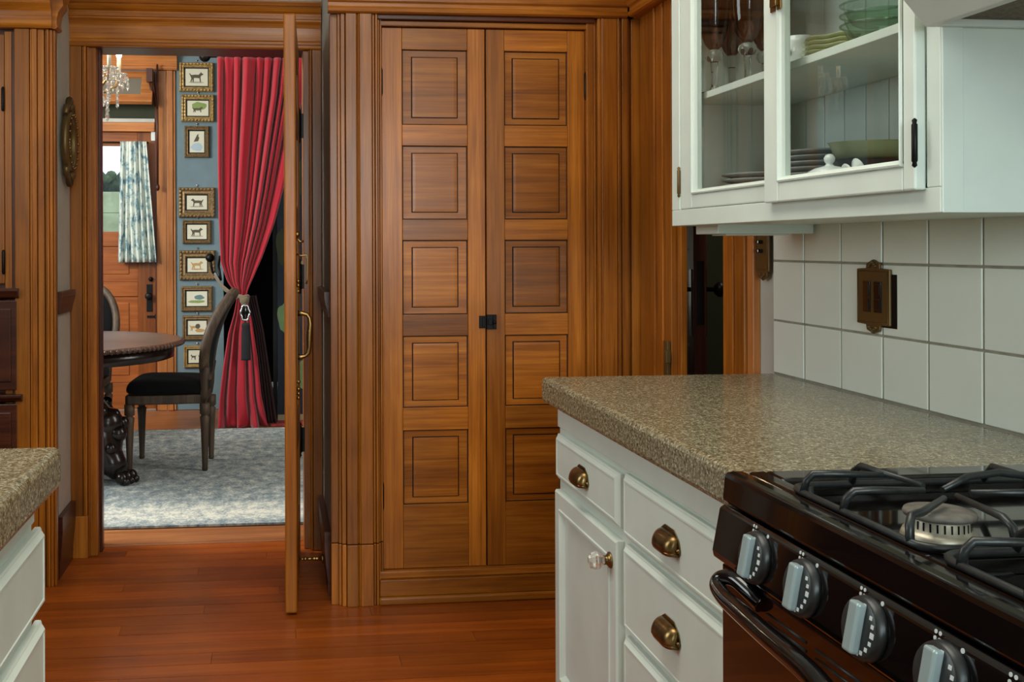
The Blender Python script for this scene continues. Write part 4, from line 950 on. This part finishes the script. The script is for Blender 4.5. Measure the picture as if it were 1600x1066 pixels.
q = at(240, 212, Y=EY-.02); sn = obj('door_sensor', B(q.x-.020, q.x+.020, EY-.022, EY-.001, q.z-.04, q.z+.045), CERAM, None, 'small white alarm sensor at the top corner of the garden door', 'sensor', bevel=.004)
# toile curtain
def tc():
    rows = []
    for j in range(25):
        v = j/24; y_ = 220+v*191
        l = 188+(-4)*v if v > .1 else 188; r = 229+16*v
        p = at(0, y_, Y=7.76).z; rr = []
        for i in range(61):
            u = i/60; px_ = l+(r-l)*u
            yy_ = 7.745+.022*math.sin(u*PI*2*6.5+1.5*math.sin(v*2))*(.5+.7*v)+.010*math.sin(u*31+v*3)
            rr.append(Vector((at(px_, y_, Y=7.75).x, yy_, p)))
        rows.append(rr)
    return sheet(bmesh.new(), rows)
tcv = thing('cafe_curtain', 'blue and white toile curtain hanging over the garden door window', 'curtain', (-1.05, 7.75, 1.14))
obj('cloth', tc(), TOILE, tcv, solid=.002)
bm = bmesh.new(); a_ = at(150, 222, Y=7.78); b_ = at(232, 222, Y=7.78); tube(bm, [(a_.x-.35, 7.79, a_.z), (b_.x, 7.79, a_.z)], .006, 8); obj('rod', bm, BLACKM, tcv)
# garden outside
gf = thing('garden_fence', 'pale green board fence seen through the garden door glass', 'fence', (-2.2, 11.5, 0))
z = .2
for i in range(7):
    obj('board', B(-4.4, .2, 11.5, 11.53, z, z+.235), FENCE, gf, bevel=.004); z += .24
obj('post', B(-2.02, -1.93, 11.46, 11.49, 0, 1.9), FENCE, gf)
bm = bmesh.new()
for i in range(420):
    ball(bm, (random.uniform(-4.4, .1), random.uniform(11.8, 12.3), random.uniform(1.65, 2.10)), random.uniform(.04, .12), sz=random.uniform(.6, 1.1), u=7, v=5, smooth=False)
obj('hedge', bm, HEDGE, None, 'dark green hedge rising above the pale green fence', 'hedge', kind='stuff')
struct('ground', B(-6, 2, 7.93, 13, -.1, -.05), GREENW, 'ground outside the garden door', 'ground')

# pictures
FR = [('f', (280, 98, 334, 143), GILT, .021, 'tiger', 'landscape gilt frame with a striding big cat print, topmost on the blue wall'),
      ('f', (283, 148, 335, 190), GILT, .021, 'green', 'gilt frame with a dark cat before green foliage, second from the top'),
      ('p', (288, 197, 327, 246), BRONZE, .017, 'bird', 'upright brown gilt frame, the only portrait picture on the blue wall'),
      ('f', (279, 293, 336, 340), BRONZE, .030, 'wolf', 'wide carved bronze frame with a long-tailed dark animal facing left'),
      ('f', (285, 344, 330, 381), BRONZE, .015, 'horse', 'thin frame with a hoofed animal facing right, under the wide carved frame'),
      ('f', (280, 391, 336, 438), BRONZE, .030, 'fox', 'wide carved bronze frame with a tan running animal behind the curtain hook'),
      ('f', (283, 447, 332, 487), BRONZE, .018, 'birds', 'frame with blue green birds on grass, below the curtain hook'),
      ('f', (285, 493, 331, 532), BRONZE, .018, 'lion', 'frame with a maned beast and cubs just above the table edge height'),
      ('f', (287, 540, 329, 575), GILT, .015, 'deer', 'lowest frame with line drawn deer, partly behind the chair back')]
def quad_shape(w, h, cx, cz, flip=1, tail=1):
    b = [(-.42, .10), (-.50, .32), (-.46, .36), (-.36, .20), (-.1, .24), (.12, .22), (.24, .36), (.30, .48), (.34, .38), (.46, .30), (.44, .22), (.32, .16), (.26, .0), (.30, -.42), (.22, -.42), (.18, -.08), (-.02, -.06), (-.18, -.06), (-.20, -.42), (-.28, -.42), (-.27, -.15), (-.36, -.42), (-.43, -.42), (-.36, -.1)]
    return [(cx+flip*x*w, cz+y*h) for x, y in b]
for k, (o_, (x0, y0, x1, y1), mat, fw, kind, lab) in enumerate(FR):
    a = at(x0, y1, Y=7.775); b = at(x1, y0, Y=7.775)
    ax, az, bx, bz = a.x, a.z, b.x, b.z; fw2 = fw*1.75; cx_, cz_ = (ax+bx)/2, (az+bz)/2
    t = thing('framed_picture', lab, 'picture', (cx_, 7.8, az), group='small framed animal prints on the blue wall')
    bm = bmesh.new(); prev = None
    for ins, yy_ in ((0, 7.799), (0, 7.778), (.006, 7.768), (fw2*.35, 7.765), (fw2*.6, 7.776), (fw2*.85, 7.772), (fw2, 7.779), (fw2, 7.79)):
        r = [bm.verts.new(p) for p in ((ax+ins, yy_, az+ins), (bx-ins, yy_, az+ins), (bx-ins, yy_, bz-ins), (ax+ins, yy_, bz-ins))]
        if prev:
            for q in range(4): bm.faces.new((prev[q], prev[(q+1) % 4], r[(q+1) % 4], r[q]))
        prev = r
    obj('frame', bm, mat, t)
    bm = bmesh.new(); nb = 10 if mat is GILT and k < 2 or fw > .025 else 0
    if nb:
        for q in range(nb):
            u = (q+.5)/nb
            for zq in (az+.012, bz-.012): ball(bm, (ax+(bx-ax)*u, 7.766, zq), .009, u=7, v=5)
            if q < nb-2:
                u = (q+.5)/(nb-2)
                for xq in (ax+.012, bx-.012): ball(bm, (xq, 7.766, az+(bz-az)*u), .009, u=7, v=5)
        obj('frame_carving', bm, mat, t, kind='stuff')
    obj('liner', B(ax+fw2-.001, bx-fw2+.001, 7.788, 7.79, az+fw2-.001, bz-fw2+.001), DMAT, t)
    m_ = .010; px0, px1, pz0, pz1 = ax+fw2+m_, bx-fw2-m_, az+fw2+m_, bz-fw2-m_
    pr = obj('print', B(px0, px1, 7.786, 7.788, pz0, pz1), CREAM, t)
    pw_, ph_ = px1-px0, pz1-pz0
    def flat(name, pts, mt, dy=.0006):
        bm = bmesh.new(); prism(bm, pts, 'y', 7.786-dy, 7.786); obj(name, bm, mt, pr)
    def blob(cx2, cz2, rx, rz2, mt, n=14, jit=.15, dy=.0003):
        flat('wash', [(cx2+rx*math.cos(i*2*PI/n)*(1+random.uniform(-jit, jit)), cz2+rz2*math.sin(i*2*PI/n)*(1+random.uniform(-jit, jit))) for i in range(n)], mt, dy)
    pcx, pcz = (px0+px1)/2, (pz0+pz1)/2
    if kind == 'green': blob(pcx+.01, pcz+.015, pw_*.36, ph_*.3, INKG); flat('figure', quad_shape(pw_*.55, ph_*.42, pcx, pcz-.01), INK)
    elif kind == 'bird':
        blob(pcx, pcz-ph_*.25, pw_*.42, ph_*.2, INKB); flat('figure', [(pcx-.025, pcz+.0), (pcx-.01, pcz+.03), (pcx+.002, pcz+.055), (pcx+.015, pcz+.06), (pcx+.010, pcz+.045), (pcx+.018, pcz+.03), (pcx+.01, pcz+.005)], INK)
    elif kind == 'birds':
        blob(pcx, pcz-ph_*.2, pw_*.42, ph_*.10, INKG); blob(pcx+.015, pcz+.01, pw_*.25, ph_*.16, base_mat('teal_ink_wash', (96, 124, 122), .8)[0], dy=.0006)
    elif kind == 'lion':
        blob(pcx+.02, pcz-ph_*.2, pw_*.28, ph_*.12, INKO); flat('figure', quad_shape(pw_*.55, ph_*.55, pcx-.02, pcz), INKO, .0006); blob(pcx+.004, pcz+.012, .018, .02, INK, dy=.0009)
    elif kind == 'deer':
        for q in (-1, 1): flat('figure', quad_shape(pw_*.35, ph_*.5, pcx+q*.03, pcz-.005, q), INK)
    else:
        fl = -1 if kind == 'wolf' else 1
        blob(pcx, pcz-ph_*.30, pw_*.36, ph_*.05, INKO if kind == 'fox' else base_mat('grey_ink_wash', (160, 154, 136), .8)[0])
        flat('figure', quad_shape(pw_*.66, ph_*.66, pcx, pcz, fl), INKO if kind in ('fox',) else INK)
    bm = bmesh.new(); ball(bm, (cx_, 7.79, bz+.018), .007, u=8, v=6); tube(bm, [(cx_, 7.792, bz-.002), (cx_, 7.792, bz+.018)], .002, 5); obj('hanging_pin', bm, SILVER, t)

# crimson curtain
cu = thing('crimson_curtain', 'floor-length crimson curtain gathered by a cord and tassel', 'curtain', (-.1, 7.0, 0))
def lerp(tab, v):
    for (a, x), (b, y) in zip(tab, tab[1:]):
        if v <= b: t = (v-a)/(b-a); t = max(0, t); return x+(y-x)*t
    return tab[-1][1]
Lt = [(93, 340), (250, 341), (350, 343), (410, 346), (440, 356), (458, 369), (468, 370), (490, 366), (520, 357), (570, 349), (620, 343), (668, 340)]
Rt = [(93, 480), (150, 473), (250, 452), (300, 441), (350, 428), (400, 410), (430, 397), (450, 388), (460, 385), (468, 386), (500, 393), (560, 402), (620, 408), (668, 418)]
rows = []; NV = 90; NU = 220; fo = [(random.uniform(.6, 1.5), random.random()*6) for _ in range(5)]
for j in range(NV+1):
    v = j/NV; py_ = 90+v*578; z_ = at(380, py_, Y=7.0).z
    if z_ < .004: z_ = .004
    l, r = lerp(Lt, py_), lerp(Rt, py_); wd = (r-l)/140
    rr = []
    for i in range(NU+1):
        u = i/NU; ph = u*2*PI*10
        amp = .010+.022*min(1, wd*1.2)
        if py_ < 120: amp *= .35+.65*(py_-90)/30
        q_ = ph*.5+.9*math.sin(u*9+v*1.1)+.45*math.sin(u*23+1.0)
        f = 1-2*abs(math.sin(q_))**.62
        d = f*amp*2.3*(.75+.35*math.sin(u*17+2+v)) + .010*math.sin(u*53+v*3)*wd
        uu = u
        if py_ > 460: uu = u+.02*math.cos(ph*.5+1); d = amp*2.0*(1-2*abs(math.sin(u*PI*4.5+.8*math.sin(u*7)+v*.6))**.62)
        pool = max(0, (py_-640)/28)
        rr.append(Vector((at(l+(r-l)*max(0, min(1, uu)), py_, Y=7.0).x, 7.0+d-pool*.05*math.sin(u*19), z_)))
    rows.append(rr)
obj('cloth', sheet(bmesh.new(), rows), RED, cu, solid=.003)
rows = []
for j in range(31):
    v = j/30; py_ = 462+v*200; l, r = lerp([(462, 384), (520, 398), (668, 412)], py_), lerp([(462, 400), (520, 412), (600, 424), (668, 434)], py_)
    rows.append([Vector((at(l+(r-l)*i/30, py_, Y=7.08).x, 7.08+.02*math.sin(i*.9), max(.004, at(380, py_, Y=7.08).z))) for i in range(31)])
obj('lining', sheet(bmesh.new(), rows), DRED, cu, solid=.003, label='dark red lining')
bm = bmesh.new(); a_ = at(320, 97, Y=7.02); tube(bm, [(a_.x, 7.02, 2.58), (1.2, 7.02, 2.58)], .014, 10); ball(bm, (a_.x, 7.02, 2.575), .04)
obj('curtain_rod', bm, BLACKM, cu)
hk = thing('tieback_hook', 'black iron curtain hook in front of the running animal picture', 'hook', at(328, 403, Y=7.35))
a_ = at(328, 403, Y=7.3); bm = bmesh.new(); ball(bm, a_, .032)
c_ = at(332, 425, Y=7.3); c2 = at(345, 438, Y=7.3); tube(bm, [a_, (a_.x+.01, 7.3, a_.z-.06), c_, c2], .009, 8)
c3 = at(341, 402, Y=7.3); tube(bm, [c2, (c3.x+.0, 7.35, c3.z-.06), (c3.x, 7.5, c3.z), (c3.x, 7.80, c3.z)], .010, 8); obj('hook', bm, BLACKM, hk)
tk = thing('curtain_tieback', 'olive cord tieback with silver medallion and long black tassel', 'tassel', at(383, 470, Y=6.93))
bm = bmesh.new()
P = lambda x, y, Y_=6.93: at(x, y, Y=Y_)
tube(bm, [P(336, 428, 7.25), P(345, 445, 7.0), P(360, 457, 6.93), P(375, 465, 6.90)], .009, 8); tube(bm, [P(336, 432, 7.25), P(350, 452, 6.98), P(368, 466, 6.92), P(388, 462, 6.9)], .009, 8)
tube(bm, [P(372, 462, 6.9), P(380, 466, 6.88), P(389, 463, 6.9)], [.012, .02, .012], 8); lathe(bm, [(.010, -.05), (.030, -.03), (.034, 0), (.02, .01)], P(382, 466, 6.89), 12)
obj('cord', bm, ROPE, tk)
bm = bmesh.new(); cc = P(383, 489, 6.88)
tube(bm, [(cc.x+.030*math.cos(t)*(1+.12*math.cos(6*t)), 6.88, cc.z+.052*math.sin(t)*(1+.08*math.cos(6*t))) for t in [2*PI*i/24 for i in range(24)]], .007, 8, True); ball(bm, (cc.x, 6.88, cc.z+.062), .012)
obj('medallion_rim', bm, SILVER, tk)
bm = bmesh.new(); ball(bm, (cc.x, 6.885, cc.z), .030, sy=.2, sz=1.6); obj('medallion_stone', bm, BLKEN, tk)
bm = bmesh.new(); t0 = P(384, 504, 6.89); lathe(bm, [(.012, 0), (.028, -.01), (.030, -.03), (.026, -.04), (.030, -.06), (.033, -.24), (.034, -.258)], t0, 16, sy=.5)
obj('tassel', bm, BTAS, tk)

# dining table
TX, TY, TR = -1.087, 5.53, .60
tt = thing('dining_table', 'round dark wooden dining table with gadrooned rim and carved pedestal', 'table', (TX, TY, .01))
bm = bmesh.new(); lathe(bm, [(.1, .722), (TR-.03, .722), (TR-.008, .728), (TR, .738), (TR-.004, .748), (TR-.02, .752), (TR-.03, .750), (.001, .750)], (TX, TY, 0), 72)
obj('tabletop', bm, WTABLE['x'], tt)
bm = bmesh.new()
for i in range(120):
    a = 2*PI*i/120; ball(bm, (TX+(TR-.003)*math.cos(a), TY+(TR-.003)*math.sin(a), .735), .013, u=6, v=4)
obj('rim_carving', bm, WTABLE['z'], tt, kind='stuff')
bm = bmesh.new(); lathe(bm, [(.40, .655), (TR-.062, .655), (TR-.05, .660), (TR-.048, .722), (.40, .722)], (TX, TY, 0), 64)
obj('apron', bm, WCARVE, tt)
bm = bmesh.new(); lathe(bm, [(.16, .03), (.17, .12), (.13, .16), (.10, .22), (.12, .30), (.16, .36), (.17, .42), (.12, .50), (.09, .54), (.11, .60), (.15, .655)], (TX, TY, 0), 32)
obj('pedestal', bm, WCARVE, tt)
for k in range(4):
    a = math.radians(-28+90*k); ca, sa = math.cos(a), math.sin(a)
    bm = bmesh.new()
    R_ = lambda r, z, s=0: (TX+r*ca-s*sa, TY+r*sa+s*ca, z)
    tube(bm, [R_(.06, .42), R_(.14, .38), R_(.20, .30), R_(.23, .22), R_(.24, .15), R_(.28, .10), R_(.32, .068)], [.07, .085, .10, .095, .080, .070, .055], 12)
    ball(bm, R_(.24, .32), .085); ball(bm, R_(.31, .27), .045); ball(bm, R_(.21, .35), .04)
    for s in (-.04, 0, .04): ball(bm, R_(.36, .045, s), .034, u=10, v=7); ball(bm, R_(.39, .030, s), .020, u=8, v=6)
    for q in range(14):
        t = q/13*2*PI; ball(bm, R_(.235+.075*math.cos(t), .26+.13*math.sin(t), .055*math.sin(3*t)), .032, u=7, v=5)
    obj('leg', bm, WCARVE, tt)

# dining chairs (origin at seat centre on floor, facing -x)
def make_chair(label):
    t = thing('dining_chair', label, 'chair', (0, 0, 0), group='oval-backed chairs at the dining table')
    K = dict(local=True)
    zs0, zs1 = .375, .425
    bm = bmesh.new()
    out = [(-.24, -.20), (-.22, -.225), (0, -.215), (.20, -.185), (.22, -.16), (.22, .16), (.20, .185), (0, .215), (-.22, .225), (-.24, .20)]
    prism(bm, out, 'z', zs0, zs1); obj('seat_rail', bm, WCHAIR, t, bevel=.008, **K)
    bm = bmesh.new(); rows = []
    for s, z_ in ((1.0, zs1-.005), (1.02, zs1+.025), (1.0, zs1+.055), (.90, zs1+.078), (.6, zs1+.090), (.2, zs1+.094)):
        rows.append([(p[0]*s, p[1]*s, z_) for p in out]+[(out[0][0]*s, out[0][1]*s, z_)])
    sheet(bm, rows); bmesh.ops.remove_doubles(bm, verts=bm.verts, dist=1e-4); bmesh.ops.holes_fill(bm, edges=bm.edges)
    c = obj('seat_cushion', bm, VELVET, t, smooth=True, **K)
    sb = c.modifiers.new('s', 'SUBSURF'); sb.levels = 1; sb.render_levels = 2
    for (x, y) in ((-.215, -.195), (-.215, .195), (.195, -.165), (.195, .165)):
        fx = x+(.02 if x > 0 else 0)
        bm = bmesh.new(); lathe(bm, [(.014, 0), (.018, .012), (.016, .022), (.025, .26), (.029, .30), (.021, .305), (.021, .312), (.030, .318), (.030, .376)], (fx, y, 0), 14)
        obj('leg', bm, WCHAIR, t, **K)
    # back, leaning
    def bk(s, h): # s across, h 0..1
        z_ = .50+h*.485; x_ = .205-.01*h+.175*h**2.3
        return (x_, s, z_)
    ring = [bk(.215*math.cos(a)*(1-.06*math.sin(a)), .5+.5*math.sin(a)) for a in [2*PI*i/40 for i in range(40)]]
    bm = bmesh.new(); tube(bm, ring, .025, 10, True); tube(bm, [(a+.014, b*.98, c) for a, b, c in ring], .021, 10, True)
    obj('back_frame', bm, WCHAIR, t, **K)
    bm = bmesh.new(); rows = []
    for j in range(-6, 7):
        h = j/6*.94; hw = math.sqrt(max(0, 1-h*h))*.2
        rows.append([tuple(Vector(bk(hw*i/6, .5+.5*h))+Vector((-.03*(1-(i/6)**2)*(1-h*h), 0, 0))) for i in range(-6, 7)])
    sheet(bm, rows); obj('back_pad', bm, VELVET, t, solid=.03, **K)
    for s in (-.15, .15):
        bm = bmesh.new(); tube(bm, [(.200, s*1.1, .39), (.212, s*1.12, .45), (.213, s*1.12, .52), (.225, s*1.16, .58)], [.024, .022, .024, .022], 10); obj('back_post', bm, WCHAIR, t, **K)
    return t
ch = make_chair('black velvet oval-backed chair facing the table, in full view by the crimson curtain')
ch.location = (-.575, 5.79, .01); ch.rotation_euler = (0, 0, math.radians(-3)); ch.scale = (.95, .95, 1.0)
c2 = copy_tree(ch); c2['label'] = 'black oval-backed chair beyond the round table, only its back and seat corner showing'
c2.location = (-1.24, 6.36, .01); c2.rotation_euler = (0, 0, math.radians(80))

# chandelier
cl = thing('chandelier', 'crystal chandelier with lit candle bulbs hanging over the round table', 'chandelier', (-1.12, 5.6, 2.0))
HX, HY = -1.03, 5.50
bm = bmesh.new(); lathe(bm, [(.002, 2.02), (.02, 2.03), (.03, 2.06), (.012, 2.09), (.03, 2.12), (.035, 2.15), (.012, 2.2), (.012, 2.4), (.02, 2.42), (.006, 2.45), (.005, 3.02), (.05, 3.03), (.05, 3.05)], (HX, HY, 0), 16)
obj('stem', bm, BRASS, cl)
cm = bmesh.new(); lathe(cm, [(.001, -.020), (.0085, -.010), (.009, -.004), (.004, .008), (.001, .010)], (0, 0, 0), 6, smooth=False)
bmesh.ops.recalc_face_normals(cm, faces=cm.faces); cme = bpy.data.meshes.new('crystal'); cm.to_mesh(cme); cm.free(); cme.materials.append(CRYST)
NC = [0]
def crystal(p, s=1):
    if NC[0] >= 299: return
    NC[0] += 1
    o = bpy.data.objects.new('crystal', cme); C.objects.link(o); o.parent = cl; o.location = Vector(p)-Vector(cl.location); o.scale = (s, s, s*random.uniform(1, 1.7)); o.rotation_euler = (0, 0, random.uniform(0, 3))
for k in range(6):
    a = math.radians(-35+60*k); ca, sa = math.cos(a), math.sin(a); R_ = lambda r, z: (HX+r*ca, HY+r*sa, z)
    bm = bmesh.new(); tube(bm, [R_(.02, 2.13), R_(.08, 2.09), R_(.15, 2.10), R_(.20, 2.14), R_(.215, 2.19)], .007, 8); obj('arm', bm, BRASS, cl)
    bm = bmesh.new(); lathe(bm, [(.008, -.012), (.035, -.004), (.048, .006), (.046, .008), (.012, .0)], R_(.215, 2.195), 20); obj('drip_pan', bm, CRYST, cl)
    bm = bmesh.new(); lathe(bm, [(.011, 0), (.011, .085)], R_(.215, 2.20), 12); obj('candle', bm, CANDLE, cl)
    bm = bmesh.new(); lathe(bm, [(.008, 0), (.015, .014), (.018, .028), (.012, .048), (.002, .066)], R_(.215, 2.287), 14); obj('bulb', bm, BULB, cl)
    for q in range(10):
        t = 2*PI*q/10; b_ = R_(.215, 2.185); crystal((b_[0]+.046*math.cos(t), b_[1]+.046*math.sin(t), b_[2]-.006), .9)
        if q % 2 == 0: crystal((b_[0]+.046*math.cos(t), b_[1]+.046*math.sin(t), b_[2]-.04), 1.1)
    for q in range(9):
        u = q/8; r = .03+.18*u; crystal(R_(r, 2.17-.07*math.sin(u*PI)), .8)
    for q in range(5): crystal(R_(.16-.03*q, 2.08-.022*q), 1.3)
    for q in range(5): crystal(R_(.205, 2.15-.028*q), 1.1)
    for q in range(3): crystal(R_(.15, 2.04-.03*q), 1.3)
    for q in range(3): crystal(R_(.10, 2.07-.03*q), 1.1)
for q in range(16):
    t = 2*PI*q/16; crystal((HX+.09*math.cos(t), HY+.09*math.sin(t), 2.06), 1.3)
for k in range(3): crystal((HX+.02*k, HY, 2.0-.02*k), 1.6)
